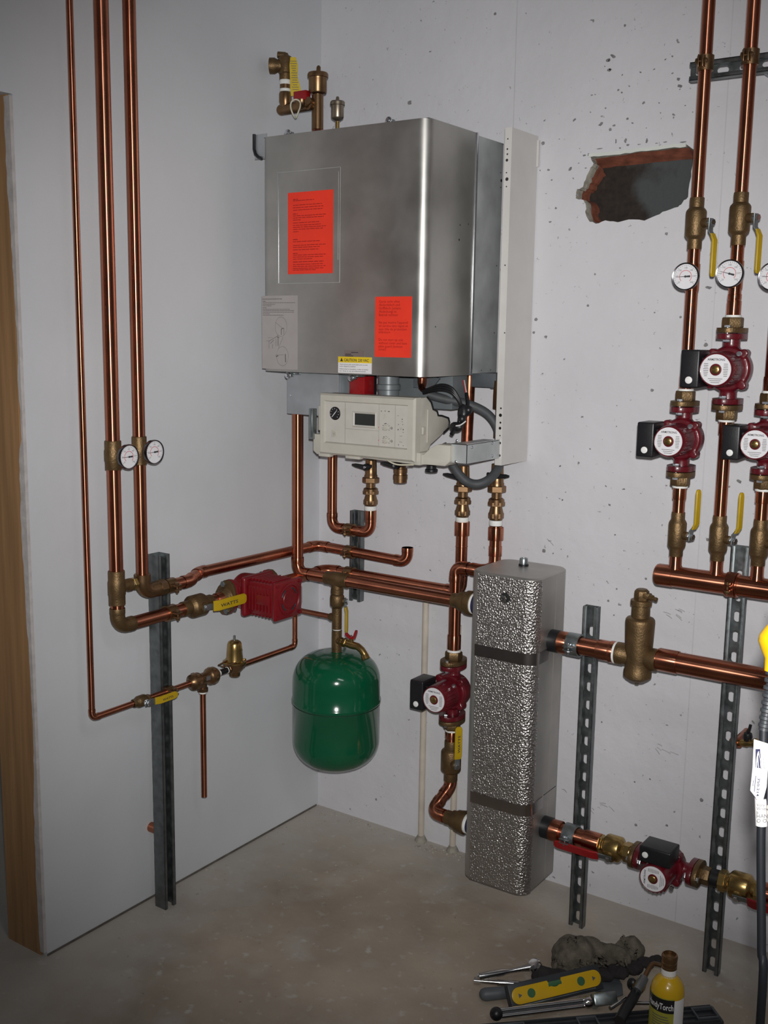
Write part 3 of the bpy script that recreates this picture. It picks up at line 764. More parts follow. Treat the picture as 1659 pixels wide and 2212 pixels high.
# second riser and its low brass valve, then offset to the stub line
pz3 = onx(302, 973, XL).z
XS = .062; YS = -.088
xe = ony(880, 1205, YS).x; ze = ony(880, 1205, YS).z; zst = .924
t = pipe('copper_pipe', 'copper line from the second left riser, crossing both walls to an open upturned end', [(XL, Y3, H), (XL, Y3, ZU), (XL, onx(408, 1266, XL).y, ZU), (XS, onx(430, 1246, XS).y, ZU+.004), (XS, YS, ZU), (xe, YS, zst), (xe, YS, ze+.022)], .0158, rad=.026, elbows=(1, 2, 3, 4), loc=(XL, Y3, ZU))
MB().lathe((XL, Y3, pz3-.036), Z, [(0, .0176), (.001, .0188), (.020, .0188), (.024, .0202), (.048, .0202), (.052, .0188), (.071, .0188), (.072, .0176)], 28).build('gauge_tee', M['bronze'], t)
path, _ = arc_path([(XL, Y3, ZU+.045), (XL, Y3, ZU), (XL, Y3+.075, ZU)], .028)
MB().tube(path, .0205, 24).lathe((XL, Y3+.062, ZU), Y, [(-.010, .0225), (.012, .0225)], 8).lathe((XL, Y3, ZU+.030), Z, [(0, .0215), (.018, .0215), (.0185, .019)], 24).build('bronze_elbow', M['brass_dark'], t)
n0 = V((XL, Y2+.046, bz))
b = MB().cyl(n0, (XL, Y3-.012, bz), .0095, 16).hexa((XL, Y3-.030, bz), Y, .0165, .012); b.build('nipple', M['brass'], t)
teflon(n0+Y*.007, Y, .0112, .012, t)
thermometer((XL+.018, Y3, pz3), (.035, 0, 0), X, .031, 'round dial thermometer on the second riser, closer to the boiler', None, 184)
clamp((XL, SYL, ZU), Y, .0158, -X, 'upper large clamp on the left strut, round the brass elbow line')

# flange valve with yellow lever in the pump line
yq = -.345            # pump centre along the wall
pump_y = onx(592, 1300, .25).y
ypc = (onx(592, 1300, .25).y+onx(650, 1290, .25).y)/2
t = ball_valve((XL, yf, ZL), Y, .0205, .031, .110, .052, X, Y, 'bronze ball valve with yellow lever at the inlet of the red pump', hl=.112, text='WATTS', boss=.006, gw=.030, bend=.010, st=.016, hexends=False)
ypi = ypc-.088        # inlet flange face
t = pipe('copper_pipe', 'short copper stub between the bronze valve and the red pump flange', [(XL, yf+.052, ZL), (XL, ypi-.012, ZL)], RB, sleeves=[((XL, ypi-.034, ZL), Y, .028, 'copper', 1.13)])
# big square red pump
pc = V((XL, ypc, ZL))
t = thing('circulator_pump', 'big boxy red pump with ribbed motor on the left wall', 'pump', pc)
b = MB().lathe(pc-Y*.075, Y, [(0, .022), (.03, .024), (.05, .04), (.075, .048), (.10, .04), (.12, .024), (.15, .022)], 24).lathe(pc-X*.03, X, [(0, .03), (.006, .052), (.05, .055), (.056, .05)], 28)
b.box(pc+X*.035, (.02, .128, .116), .006); b.build('volute', M['red_bright'], t, remesh=.003)
dia = [(-.052, .0), (-.046, .018), (-.02, .034), (0, .040), (.02, .034), (.046, .018), (.052, 0), (.046, -.018), (.02, -.034), (0, -.040), (-.02, -.034), (-.046, -.018)]
rot = [(x*.25-y*.97, x*.97+y*.25) for x, y in dia]
for sg in (-1, 1):
    MB().prism(rot, pc+Y*sg*.074, X, Z, Y*sg*.012, .0015).build('pump_flange', M['red_bright'], t)
    f = MB().prism(rot, pc+Y*sg*.0868, X, Z, Y*sg*.010, .0015).lathe(pc+Y*sg*.0968, Y*sg, [(0, .030), (.010, .024), (.018, .0205)], 24); f.build('companion_flange', M['bronze'], t)
teflon(pc-Y*.117, Y, .0195, .006, t)
for sg in (-1, 1):
    for q in (.97, -.97):
        o_ = pc+Y*sg*.08+V((-.25*0+q*-.006, 0, q*.040)); B = MB().cyl(o_-Y*.016, o_+Y*.02, .004, 10); B.hexa(o_+Y*sg*-.014, Y, .0085, .008); B.hexa(o_+Y*sg*.019, Y, .0085, .007); B.build('bolt', M['zinc'], t)
mb = MB(); mb.box(pc+X*.092, (.100, .098, .096), .008)
for k in range(7):
    x = .052+.0125*k
    for sz in (-1, 1): mb.box(pc+X*x+Z*sz*.0505, (.0045, .082, .008), .0012)
    mb.box(pc+X*x-Y*.0505, (.0045, .008, .070), .0012)
mb.box(pc+X*.105-Y*.051, (.05, .008, .03), .002)
mb.build('motor', M['red_bright'], t)
fp = MB().box(pc+X*.148, (.014, .118, .112), .007)
fp.lathe(pc+X*.150, X, [(0, .046), (.008, .046), (.009, .042), (.0055, .040), (.0055, .026), (.0075, .024), (.0075, .0)], 36)
for a in (-1, 1):
    for c_ in (-1, 1): fp.cyl(pc+X*.150+Y*a*.049+Z*c_*.046, pc+X*.158+Y*a*.049+Z*c_*.046, .0055, 12)
fp.build('end_plate', M['red_bright'], t)
for a0, a1 in ((.4, 1.3), (2.1, 2.8), (3.4, 4.2), (5.0, 5.7)):
    g = MB()
    pts = [pc+X*.1562+V((0, math.cos(a0+(a1-a0)*k/10), math.sin(a0+(a1-a0)*k/10)))*.033 for k in range(11)]
    g.bar(pts, .004, X, .004)
    g.build('casting_slot', M['dark_grey'], t)
MB().box(pc+V((.135, .062, 0)), (.030, .008, .05), .002).build('terminal_cover', M['sheet'], t)
# return line behind: pump outlet, round the corner, along the right wall, up to the boiler
V2 = ony(998, 1150, YS)
zb2 = ony(780, 1241, YS).z
pipe('copper_pipe', 'copper line from the red pump round the corner, rising to the boiler third connection', [(XL, ypc+.1, ZL), (XL, YS, ZL), (V2.x, YS, ZL), (V2.x, YS, ony(998, 1128, YS).z)], RB, loc=(XL, -.2, ZL),
     sleeves=[((V2.x, YS, ony(998, 1128, YS).z-.018), Z, .040, 'copper', 1.28), ((V2.x, YS, ony(998, 1180, YS).z), Z, .004, 'copper', 1.04)], rad=.03)
# open stub low behind the strut
q = onx(326, 1786, .0)
pipe('stub_pipe', 'short copper stub poking out of the left wall low behind the strut', [(0, q.y, q.z), (.036, q.y, q.z)], .0142)
q = onx(358, -4, XL)
pipe('copper_pipe', 'tarnished copper elbow just showing at the top of the left wall', [(0.02, q.y-.03, q.z+.022), (XL, q.y-.03, q.z+.022), (XL, q.y+.035, q.z+.026)], .0158, m='copper_dull', elbow='copper_dull', rad=.02)

# ------------------------------------------------------------------ strut piece and clamps below the boiler
ss0, ss1 = ony(770, 1297, YS+.036), ony(772, 1103, YS+.036)
xs = (ss0.x+ss1.x)/2
strut('short galvanised strut piece on the wall below the boiler, three pipes clamped to it', (xs, YS+.036, ss0.z), Z, ss1.z-ss0.z, -Y, d=.024, slot=(.013, .028))
MB_ = MB()
UL, UR = ony(718, 1050, YS), ony(801, 1100, YS)
zu = ony(760, 1145, YS).z
pipe('copper_pipe', 'copper U bend hanging under the boiler from its left connections', [(UL.x, YS, 1.285), (UL.x, YS, zu), (UR.x, YS, zu), (UR.x, YS, ony(801, 1102, YS).z)], .0155, rad=.028,
     sleeves=[((UR.x, YS, ony(801, 1112, YS).z), Z, .030, 'copper', 1.16)], loc=(xs, YS, zu))
clamp((xs, YS, zu), X, .0155, Y, 'top clamp on the short wall strut, round the U bend')
clamp((xs, YS, (ZU*0+zst)+.004), X, .0158, Y, 'middle clamp on the short wall strut, round the open stub line')
clamp((xs, YS, ZL), X, RB, Y, 'lowest clamp on the short wall strut, behind the main line')

# ------------------------------------------------------------------ main line: boiler -> tee -> separator
BV = ony(643, 1050, YM)
ZM = .8745
PU = ony(1020, 1303, YM)
t = pipe('copper_pipe', 'main copper line dropping left of the control panel and running to the silver separator', [(BV.x, YM, 1.37), (BV.x, YM, ZM), (PU.x-.050, YM, ZM)], RB, rad=.028, loc=(BV.x, YM, ZM),
         sleeves=[])
tx = te.x
MB().lathe((tx-.042, YM, ZM), X, [(0, .0195), (.001, .0205), (.020, .0205), (.026, .023), (.058, .023), (.064, .0205), (.083, .0205), (.084, .0195)], 28) \
    .lathe((tx, YM, ZM), -Z, [(0, .018), (.028, .018), (.029, .0195), (.043, .0195), (.044, .013)], 24).build('bronze_tee', M['bronze'], t)
MB().lathe((PU.x-.062, YM, ZM), X, [(0, .0195), (.001, .0205), (.014, .0205), (.022, .0265), (.034, .0285), (.042, .0285), (.047, .033), (.058, .034), (.064, .034), (.065, .029)], 28).build('reducer', M['bronze'], t)
teflon((PU.x+.0065, YM, ZM), X, .0295, .008, t)
MB().lathe((PU.x+.010, YM, ZM), X, [(0, .029), (.05, .029)], 28).build('nipple', M['ink_navy'], t)
# tank riser
zt0 = ony(732, 1408, YM).z
vz = ony(733, 1298, YM).z
t = pipe('copper_pipe', 'short copper nipple under the bronze tee of the main line', [(tx, YM, ZM-.042), (tx, YM, vz+.034)], .0105)
teflon((tx, YM, ZM-.049), Z, .0125, .008, t)
ball_valve((tx, YM, vz), Z, .0135, .0215, .068, .036, V((.8, .3, 0)), -Z, 'small bronze valve with yellow lever hanging down above the green tank', hl=.066, boss=.004, gw=.019, bend=.004, st=.012)
t = thing('pipe_tee', 'bronze tee above the green tank where the thin pipe joins', 'fitting', te)
MB().lathe(te-Z*.034, Z, [(0, .0135), (.001, .015), (.066, .015), (.067, .0135)], 24).lathe(te, -X, [(.0, .011), (.014, .0115), (.022, .0125), (.028, .0105)], 20).build('body', M['bronze'], t)
teflon(te+Z*.037, Z, .0125, .009, t)
dz = ony(730, 1385, YM).z
pipe('copper_pipe', 'short copper piece between the two bronze tees over the green tank', [(tx, YM, te.z-.033), (tx, YM, dz+.034)], .0105)
t = thing('pipe_tee', 'lower bronze tee sitting right on the green tank', 'fitting', (tx, YM, dz))
MB().lathe((tx, YM, dz-.034), Z, [(0, .012), (.001, .0155), (.068, .0155), (.069, .013)], 24).cyl((tx, YM, dz+.004), (tx+.022, YM-.006, dz+.004), .0125, 20).build('body', M['bronze'], t)
teflon((tx, YM, dz+.0375), Z, .0128, .007, t); teflon((tx, YM, dz-.038), Z, .0125, .009, t)
d0 = V((tx+.022, YM-.006, dz+.004)); dd = V((.97, .05, -.14)).normalized()
t = thing('drain_valve', 'brass drain cock with red wing handle pointing out over the green tank', 'valve', d0)
path = [d0, d0+dd*.020, d0+dd*.036, d0+dd*.060+Z*.002, d0+dd*.074-Z*.004, d0+dd*.084-Z*.014, d0+dd*.088-Z*.020]
MB().tube(path, [.0105, .0105, .012, .011, .0105, .0105, .0105], 18).hexa(d0+dd*.012, dd, .0145, .012).lathe(path[-1]+Z*.004-dd*.004, V((.5, -.1, -.8)), [(0, .012), (.010, .013), (.014, .0135), (.0145, .010)], 18).cyl(d0+dd*.036, d0+dd*.036+Z*.020, .0075, 16).build('body', M['brass'], t)
s0 = d0+dd*.036+Z*.020
MB().cyl(s0, s0+Z*.010, .003, 10).build('stem', M['bolt'], t)
MB().bar([s0+Z*.004-dd*.020+Z*.006, s0+Z*.003-dd*.010, s0+Z*.003, s0+Z*.004+dd*.010, s0+Z*.022+dd*.016, s0+Z*.030+dd*.018], [.012, .014, .016, .014, .013, .008], dd.cross(Z), .006).build('wing_handle', M['red_plastic'], t)
# expansion tank
RTK = .1335
tz1 = zt0-.002; tz0 = ony(732, 1660, YM-.02).z
tzm = ony(732, 1548, YM-.12).z
hh = tz1-tz0
t = thing('expansion_tank', 'green enamelled expansion tank hanging from the pipe in the corner', 'tank', (tx, YM, tz0))
prof = []
for k in range(11):
    a = PI/2*k/10; prof.append((.085*(1-math.cos(a)), RTK*math.sin(a)**.62 if k else 0.0))
zmr = tzm-tz0
prof += [(zmr-.007, RTK), (zmr-.004, RTK+.003), (zmr+.003, RTK+.003), (zmr+.006, RTK)]
for k in range(11):
    a = PI/2*(1-k/10); prof.append((hh-.085*(1-math.cos(a)), RTK*math.sin(a)**.62 if k < 10 else 0.0))
MB().lathe((tx, YM, tz0), Z, prof, 64).build('shell', M['green'], t, angle=60)
MB().lathe((tx, YM, tz1-.004), Z, [(0, .022), (.004, .020), (.005, .014), (.010, .0125)], 24).build('collar', M['green'], t)
b = MB(); 
b.bar([V((tx, YM, tz0+zmr-.010))+V((math.cos(a), math.sin(a), 0))*(RTK+.0002) for a in [2*PI*k/64 for k in range(64)]]+[V((tx+RTK+.0002, YM, tz0+zmr-.010))], .0016, Z, .0008)
b.build('seam', mat('dark_seam', (.02, .03, .025), 0, .5), t)
# white capped drain pipes along the wall foot
for px0, py0, px1, py1, lab, r in ((921, 1296, 908, 1822, 'aged white pipe down the wall behind the small red pump, left one', .0098), (985, 1350, 982, 1850, 'aged white pipe down the wall nearer the separator', .0098)):
    a_, c_ = ony(px0, py0, -.012), ony(px1, py1, -.012); xx = (a_.x+c_.x)/2
    t = thing('drain_pipe', lab, 'pipe', (xx, -.012, 0))
    MB().cyl((xx, -.012, 0), (xx, -.012, a_.z), r, 20).build('tube', M['pvc'], t)
    MB().lathe((xx, -.012, 0), Z, [(0, r*2.1), (.008, r*1.7), (.018, r*1.15), (.02, r*.8)], 14).build('mortar_foot', M['rubble'], t)
# ------------------------------------------------------------------ boiler
BX0, BX1, BY, BYC, BZ0, BZ1 = .102, .653, -.40, -.155, 1.495, 2.135
BO = thing('wall_hung_boiler', 'big wall hung boiler with bare steel casing, orange notices and cream control panel', 'boiler', (.38, -.02, 1.262))
def rounded(x0, x1, yf, yb, r, n=8):      # plan outline, front corners rounded
    pts = [(x0, yb)]
    for k in range(n+1): a = PI+PI/2*k/n; pts.append((x0+r+r*math.cos(a), yf+r+r*math.sin(a)))
    for k in range(n+1): a = 1.5*PI+PI/2*k/n; pts.append((x1-r+r*math.cos(a), yf+r+r*math.sin(a)))
    return pts+[(x1, yb)]
CV = MB().prism(rounded(BX0, BX1, BY, BYC, .030), (0, 0, BZ0), X, Y, (0, 0, BZ1-BZ0), 0).build('front_cover', M['steel'], BO, angle=30)
MB().span((BX0+.006, BYC, BZ0+.004), (BX1-.004, -.004, BZ1-.004), .001).build('inner_casing', M['steel_side'], BO)
MB().span((BX1-.0005, BYC-.008, BZ0), (BX1+.003, BYC+.001, BZ1+.001), .0012).build('cover_flange', M['bolt'], BO)
b = MB(); b.span((BX0+.004, BY+.010, BZ1-.0005), (BX1-.004, BYC-.002, BZ1+.0015)); b.build('top_seam', M['zinc'], BO)
# pressed outline of the front plate
b = MB(); x0, x1, z0, z1 = .165, .380, 1.738, 2.036
for lo, hi in (((x0, z0), (x0+.0022, z1)),): b.span((lo[0], BY-.0012, lo[1]), (hi[0], BY+.001, hi[1]), .0005)
b.build('pressed_edge', M['bolt'], CV)
b = MB()
for lo, hi in (((x0, z1), (x1, z1+.001)), ((x0, z0), (x1, z0+.001)), ((x1, z0), (x1+.0012, z1)), ((x1-.006, z0+.06), (x1-.005, z1-.01))): b.span((lo[0], BY-.0004, lo[1]), (hi[0], BY+.001, hi[1]))
b.build('pressed_line', M['steel_side'], CV)
# smudges on the side sheet
for y0_, z0_, s_ in ((-.105, 1.97, .03), ):
    pass
# side panel
XP = .755
sp = MB().span((XP-.0012, -.152, 1.252), (XP, -.003, 2.141)); sp.span((XP-.021, -.1535, 1.252), (XP, -.152, 2.141)); sp.span((XP-.0, -.010, 2.06), (XP+.006, -.003, 2.13))
SP = sp.build('side_panel', M['white_panel'], BO)
b = MB()
for px, py, r in ((1097, 300, 1.6), (1096, 322, 2), (1096, 333, 2), (1095, 346, 3.2), (1095, 387, 4), (1094, 373, 1.6), (1094, 403, 1.6), (1091, 573, 1.8), (1090, 719, 1.8), (1082, 882, 2.2), (1081, 897, 4), (1081, 913, 2.4), (1080, 925, 3.4), (1080, 941, 1.6), (1080, 957, 3.0), (1079, 984, 3)):
    q = ony(px, py, -.1536); b.lathe(q+Y*.0003, -Y, [(0, r/860), (.0005, r/860)], 14)
b.build('punched_holes', M['dial_black'], SP)
b = MB()
for px, py, r in ((1083, 390, 3.6), (1082, 373, 1.5), (1082, 405, 1.5), (1087, 312, 1.6), (1073, 574, 1.6), (1068, 719, 1.6), (1060, 799, 1.4), (1040, 800, 1.4), (994, 486, 1.8), (1012, 484, 1.5), (992, 518, 2.4), (941, 706, 1.6)):
    xx = BX1-.004+.0004 if px > 1025 else BX1+.0004
    q = onx(px, py, xx); b.lathe(q-X*.0006, X, [(0, r/850), (.0007, r/850)], 12)
b.build('sheet_holes', M['dial_black'], BO)
# greasy hand mark on the casing behind the cover
b = MB(); random.seed(2); q0 = onx(1042, 440, BX1-.0038); poly = []
for k in range(16):
    a = 2*PI*k/16; poly.append((q0.y-.012+math.cos(a)*.026*random.uniform(.7, 1.2), q0.z+math.sin(a)*.045*random.uniform(.7, 1.1)))
# brackets and screws along the cover
for px, py, zc in ((630, 281, 1), (848, 253, 1), (630, 811, -1), (766, 812, -1)):
    q = ony(px, py, BY+.045)
    zz = BZ1+.004 if zc > 0 else BZ0-.005
    b = MB().box((q.x+.012, BY+.045, zz), (.034, .016, .006), .001).box((q.x+.004, BY+.040, zz+.006*zc), (.010, .012, .008), .002)
    b.build('cover_clip', M['zinc'], BO)
    MB().lathe((q.x, BY+.030, zz+.006*zc), -Y, [(0, .0095), (.004, .0095), (.006, .006)], 14).hexa((q.x, BY+.022, zz+.006*zc), Y, .005, .004).build('cover_screw', M['bolt'], BO)
q = [ony(*p, BY+.02) for p in ((549, 290), (549, 322), (552, 333), (558, 340), (566, 342))]
MB().tube(q, .0045, 10).build('rubber_trim', M['black'], BO)
MB().box((q[0].x+.022, BY+.024, (q[0].z+q[4].z)/2-.001), (.044, .0015, q[0].z-q[4].z), 0).build('lug_plate', M['sheet'], BO)
MB().prism([(0, 0), (.002, .012), (.020, .016), (.048, .002), (.05, 0)], (BX0+.022, BY+.06, BZ1-.001), X, Z, (0, .03, 0)).build('hinge_block', M['black'], BO)

# notices on the cover
def sheetbox(name, m_, px0, py0, px1, py1, parent=CV, y=BY, tilt=0, th=.0006, off=0):
    a, c_ = ony(px0, py0, y), ony(px1, py1, y)
    o = MB().span((a.x, y-off-th, c_.z), (c_.x, y-off+.0002, a.z)).build(name, M[m_], parent)
    return o, a, c_, y-off-th-.0003
s, a, c_, yy = sheetbox('orange_notice', 'orange', 622, 417, 719, 590)
rng = random.Random(8); b = MB(); W_, H_ = c_.x-a.x, a.z-c_.z
rows = [(.085, .0, 1), (.10, .55, 0), (.155, .75, 0), (.185, .8, 0), (.215, .78, 0), (.262, .1, 1), (.285, .85, 0), (.31, .8, 0), (.335, .2, 0), (.37, .68, 0), (.40, .72, 0), (.425, .85, 0), (.45, .78, 0), (.478, .15, 0),
        (.575, .12, 1), (.60, .70, 0), (.645, .85, 0), (.67, .7, 0), (.70, .68, 0), (.745, .12, 1), (.765, .85, 0), (.79, .80, 0), (.815, .5, 0), (.85, .8, 1), (.88, .78, 0), (.905, .85, 0), (.93, .8, 0), (.95, .6, 0)]
for t_, wv, bold in rows:
    wv = max(.12, wv); x = a.x+W_*.12; xe_ = a.x+W_*(.12+wv*.85)
    while x < xe_:
        l = rng.uniform(.006, .018); l = min(l, xe_-x); b.span((x, yy-.0001, a.z-H_*t_-.0011), (x+l, yy+.0003, a.z-H_*t_+(.0010 if bold else .0006))); x += l+rng.uniform(.0015, .003)
b.build('print', M['ink_orange'], s)
s, a, c_, yy = sheetbox('orange_notice', 'orange', 811, 641, 888, 773)
b = MB(); W_, H_ = c_.x-a.x, a.z-c_.z
lines = [(.10, 'Gerät nicht ohne'), (.155, 'Abdeckblech und'), (.21, 'Griffblech (untere'), (.265, 'Abdeckung) in'), (.32, 'Betrieb nehmen'), (.445, "Ne pas mettre l'appareil"), (.50, 'en service sans capot et'), (.555, 'sans tôle de protection'), (.605, 'inférieure'),
         (.73, 'Do not start up unit'), (.785, 'without cover and base'), (.84, 'plate guard (bottom'), (.89, 'cover)')]
for t_, s_ in lines: write(b, s_, (a.x+W_*.11, yy, a.z-H_*t_), X, Z, W_*.082)
b.build('lettering', M['ink_orange'], s)
s, a, c_, yy = sheetbox('instruction_sheet', 'film', 566, 639, 643, 799)
b = MB(); W_, H_ = c_.x-a.x, a.z-c_.z; g = MB()
for t_, x0_, wv, bold in ((.045, .02, .55, 1), (.075, .03, .08, 1), (.095, .03, .9, 0), (.117, .03, .35, 0), (.135, .03, .24, 0), (.163, .03, .10, 1), (.183, .03, .75, 0), (.20, .03, .88, 0), (.222, .03, .88, 0), (.243, .03, .2, 0), (.263, .03, .58, 0)):
    x = a.x+W_*x0_; xe_ = x+W_*wv
    while x < xe_:
        l = min(rng.uniform(.004, .010), xe_-x); b.span((x, yy-.0001, a.z-H_*t_-.0009), (x+l, yy+.0003, a.z-H_*t_+(.0008 if bold else .0004))); x += l+.0014
for cx_, cz_, r in ((.54, .42, .165), (.58, .82, .165)):     # two line-drawn detail circles
    pts = [V((a.x+W_*cx_+W_*r*math.cos(k*PI/20), yy, a.z-H_*cz_+W_*r*1.25*math.sin(k*PI/20))) for k in range(41)]
    g.bar(pts, .0007, V((0, 0, 1)) if False else V((.3, 0, .95)), .0004)
for u0, v0, u1, v1, w_ in ((.55, .45, .62, .44, .002), (.55, .45, .55, .53, .002), (.62, .44, .62, .53, .001), (.38, .36, .58, .44, .0006), (.20, .62, .46, .54, .001), (.20, .62, .20, .72, .0008), (.30, .66, .30, .72, .0008), (.40, .58, .40, .69, .0008), (.46, .55, .46, .68, .002),
                        (.12, .615, .22, .615, .0005), (.17, .57, .3, .57, .0005), (.66, .79, .67, .90, .003), (.46, .72, .60, .56, .0006), (.38, .81, .62, .80, .0007), (.40, .83, .46, .815, .003), (.42, .56, .50, .57, .0012), (.24, .65, .34, .60, .0012)):
    p_, q_ = V((a.x+W_*u0, yy, a.z-H_*v0)), V((a.x+W_*u1, yy, a.z-H_*v1)); d_ = (q_-p_).normalized()
    g.bar([p_, q_], w_, d_.cross(Y), .0004)
b.build('print', M['ink_grey'], s); g.build('line_drawing', M['ink_grey'], s)
s, a, c_, yy = sheetbox('rating_plate', 'plate', 744, 757, 787, 776)
b = MB(); W_, H_ = c_.x-a.x, a.z-c_.z
for t_, x0_, wv in ((.22, .35, .35), (.45, .05, .3), (.65, .05, .4), (.85, .1, .3), (.85, .7, .2)): b.span((a.x+W_*x0_, yy-.0001, a.z-H_*t_-.001), (a.x+W_*(x0_+wv), yy+.0003, a.z-H_*t_+.001))
b.build('print', M['ink'], s)
a, c_ = ony(732, 770, BY), ony(803, 808, BY); yo = BY-.0016
a.x -= .001
s = MB().span((a.x, yo, c_.z), (c_.x, BY-.0005, a.z)).build('caution_sticker', M['paper'], CV)
W_, H_ = c_.x-a.x, a.z-c_.z
MB().span((a.x, yo-.0003, a.z-H_*.36), (c_.x, yo+.0002, a.z)).build('yellow_band', M['yellow'], s)
b = MB(); write(b, 'CAUTION: 230 VAC', (a.x+W_*.18, yo-.0007, a.z-H_*.28), X, Z, H_*.24, width=W_*.74, bold=True)
b.prism([(0, 0), (W_*.085, 0), (W_*.0425, H_*.23)], (a.x+W_*.065, yo-.0004, a.z-H_*.29), X, Z, (0, -.0004, 0)); b.build('lettering', M['ink'], s)
b = MB()
for t_, s_, wv in ((.50, 'There are no user serviceable parts on this', .84), (.62, 'boiler. Repair by qualified', .48), (.78, 'Débrancher la chaudière, confier la remise', .86), (.90, 'en état à un professionnel', .78)): write(b, s_, (a.x+W_*.045, yo-.0004, a.z-H_*t_), X, Z, H_*.085, width=W_*wv, bold=True)
b.build('fine_print', M['ink_grey'], s)

# ---- control unit
CY = -.370
CU = MB().prism([(-.362, 1.272), (-.362, 1.436), (-.303, 1.438), (-.283, 1.424), (-.272, 1.404), (-.252, 1.398), (-.246, 1.386), (-.226, 1.384), (-.192, 1.376), (-.186, 1.364), (-.190, 1.348), (-.230, 1.330), (-.282, 1.312), (-.30, 1.29), (-.30, 1.268)], (.292, 0, 0), Y, Z, (.312, 0, 0), .003).build('control_housing', M['cream'], BO)
MB().tube([V((.605, y_, z_)) for y_, z_ in ((-.303, 1.438), (-.283, 1.424), (-.272, 1.404), (-.252, 1.398), (-.246, 1.386), (-.226, 1.384), (-.192, 1.376), (-.186, 1.364), (-.190, 1.348), (-.215, 1.337))], .0028, 8).build('housing_gasket', M['black'], CU)
MB().box((.606, -.30, 1.36), (.003, .004, .09), .001).build('housing_rib', M['cream'], CU)
fr = MB()
fx0, fx1, fz0, fz1 = .288, .609, 1.2685, 1.4385
ix0, ix1, iz0, iz1 = .306, .587, 1.300, 1.4185
def frame(b, o, i, yf, yb, dep):
    (ox0, ox1, oz0, oz1), (jx0, jx1, jz0, jz1) = o, i
    R = []
    for yv_, rc in ((yb, o), (yf+.006, o), (yf, (ox0+.005, ox1-.005, oz0+.005, oz1-.005)), (yf, i), (yf+dep, (jx0+.003, jx1-.003, jz0+.003, jz1-.003))):
        R.append([V((rc[0], yv_, rc[2])), V((rc[1], yv_, rc[2])), V((rc[1], yv_, rc[3])), V((rc[0], yv_, rc[3]))])
    b.rings(R, (True, False))
frame(fr, (fx0, fx1, fz0, fz1), (ix0, ix1, iz0, iz1), CY, CY+.03, .008)
FRM = fr.build('panel_frame', M['cream'], BO, angle=25)
FY = CY+.006
FP = MB().span((ix0+.002, FY, iz0+.002), (ix1-.002, FY+.01, iz1-.002)).build('panel_face', M['cream_face'], BO)
b = MB()
for x0_, x1_, z0_, z1_ in ((.3755, .3765, 1.303, 1.416), (.490, .4906, 1.303, 1.416), (.5432, .5440, 1.303, 1.416), (.3765, .490, 1.3435, 1.3443), (.308, .586, 1.3012, 1.3035)): b.span((x0_, FY-.0005, z0_), (x1_, FY+.001, z1_))
b.build('panel_joints', M['groove'], FP)
gc = ony(724, 893, FY)
G = MB().lathe(gc+Y*.002, -Y, [(0, .0185), (.003, .0185), (.004, .0175), (.0032, .0165)], 32).build('gauge_rim', M['black'], BO)
MB().lathe(gc, -Y, [(0, .0166), (.0022, .0166)], 28).build('gauge_dial', M['dial_black'], G)
b = MB(); b.bar([gc-Y*.003-V((.009, 0, .010)), gc-Y*.003, gc-Y*.003+V((.0085, 0, .0095))], [.0016, .0024, .0008], V((.7, 0, -.7)), .0005)
for k in range(9):
    an = math.radians(225-270*k/8); d = V((math.cos(an), 0, math.sin(an))); b.box(gc-Y*.0025+d*.0135, (.0028, .0006, .0008), 0, (d, Y, d.cross(Y)))
b.build('gauge_pointer', M['dial'], G)
l0, l1 = ony(765, 890, FY), ony(812, 923, FY)
LC = MB()
frame(LC, (l0.x-.008, l1.x+.0035, l1.z-.006, l0.z+.005), (l0.x, l1.x, l1.z, l0.z), FY-.003, FY+.002, .002); LCo = LC.build('lcd_bezel', M['cream_face'], BO, angle=25)
MB().span((l0.x, FY-.0008, l1.z), (l1.x, FY+.001, l0.z)).build('lcd_screen', M['lcd'], LCo)
sb = MB()
q = ony(722, 937, FY); sb.span((q.x-.010, FY-.0009, q.z-.0095), (q.x+.010, FY+.001, q.z+.0095), .0004); sb.build('service_socket', M['cream'], FP)
b = MB(); b.tube([q-Y*.001+V((math.cos(k*PI/8)*.0055, 0, math.sin(k*PI/8)*.0055)) for k in range(16)], .0004, 6, closed=True); b.span((q.x-.0015, FY-.0015, q.z-.0025), (q.x+.0015, FY-.0005, q.z+.0025)); b.build('socket_mark', M['groove'], FP)
kb = MB(); km = MB(); kr = MB()
for (px, py) in ((834, 924), (834, 952)):
    q = ony(px, py, FY); kb.lathe(q+Y*.001, -Y, [(0, .0075), (.007, .0068), (.008, .006)], 24); kb.box(q-Y*.0078, (.013, .003, .0028), .0008)
    for k in range(9):
        an = math.radians(210-240*k/8); d = V((math.cos(an), 0, math.sin(an))); km.box(q-Y*.0002+d*.0112, (.003, .0006, .0009 if k % 2 else .0016), 0, (d, Y, d.cross(Y)))
    q2 = ony(px+12, py+1, FY); km.tube([q2-Y*.0003+V((math.cos(k*PI/6)*.0032, 0, math.sin(k*PI/6)*.0032)) for k in range(12)], .0005, 6, closed=True); km.span((q2.x-.0015, FY-.0006, q2.z-.001), (q2.x+.0015, FY, q2.z+.001))
    q3 = ony(px-16, py-1, FY); kr.lathe(q3, -Y, [(0, .0013), (.0006, .0013)], 10)
for px, py, w_ in ((824, 888, .003), (832, 888, .003), (840, 889, .006), (833, 915, .006), (829, 944, .003)):
    q = ony(px, py, FY); km.span((q.x-w_/2, FY-.0004, q.z-.0011), (q.x+w_/2, FY, q.z+.0011))
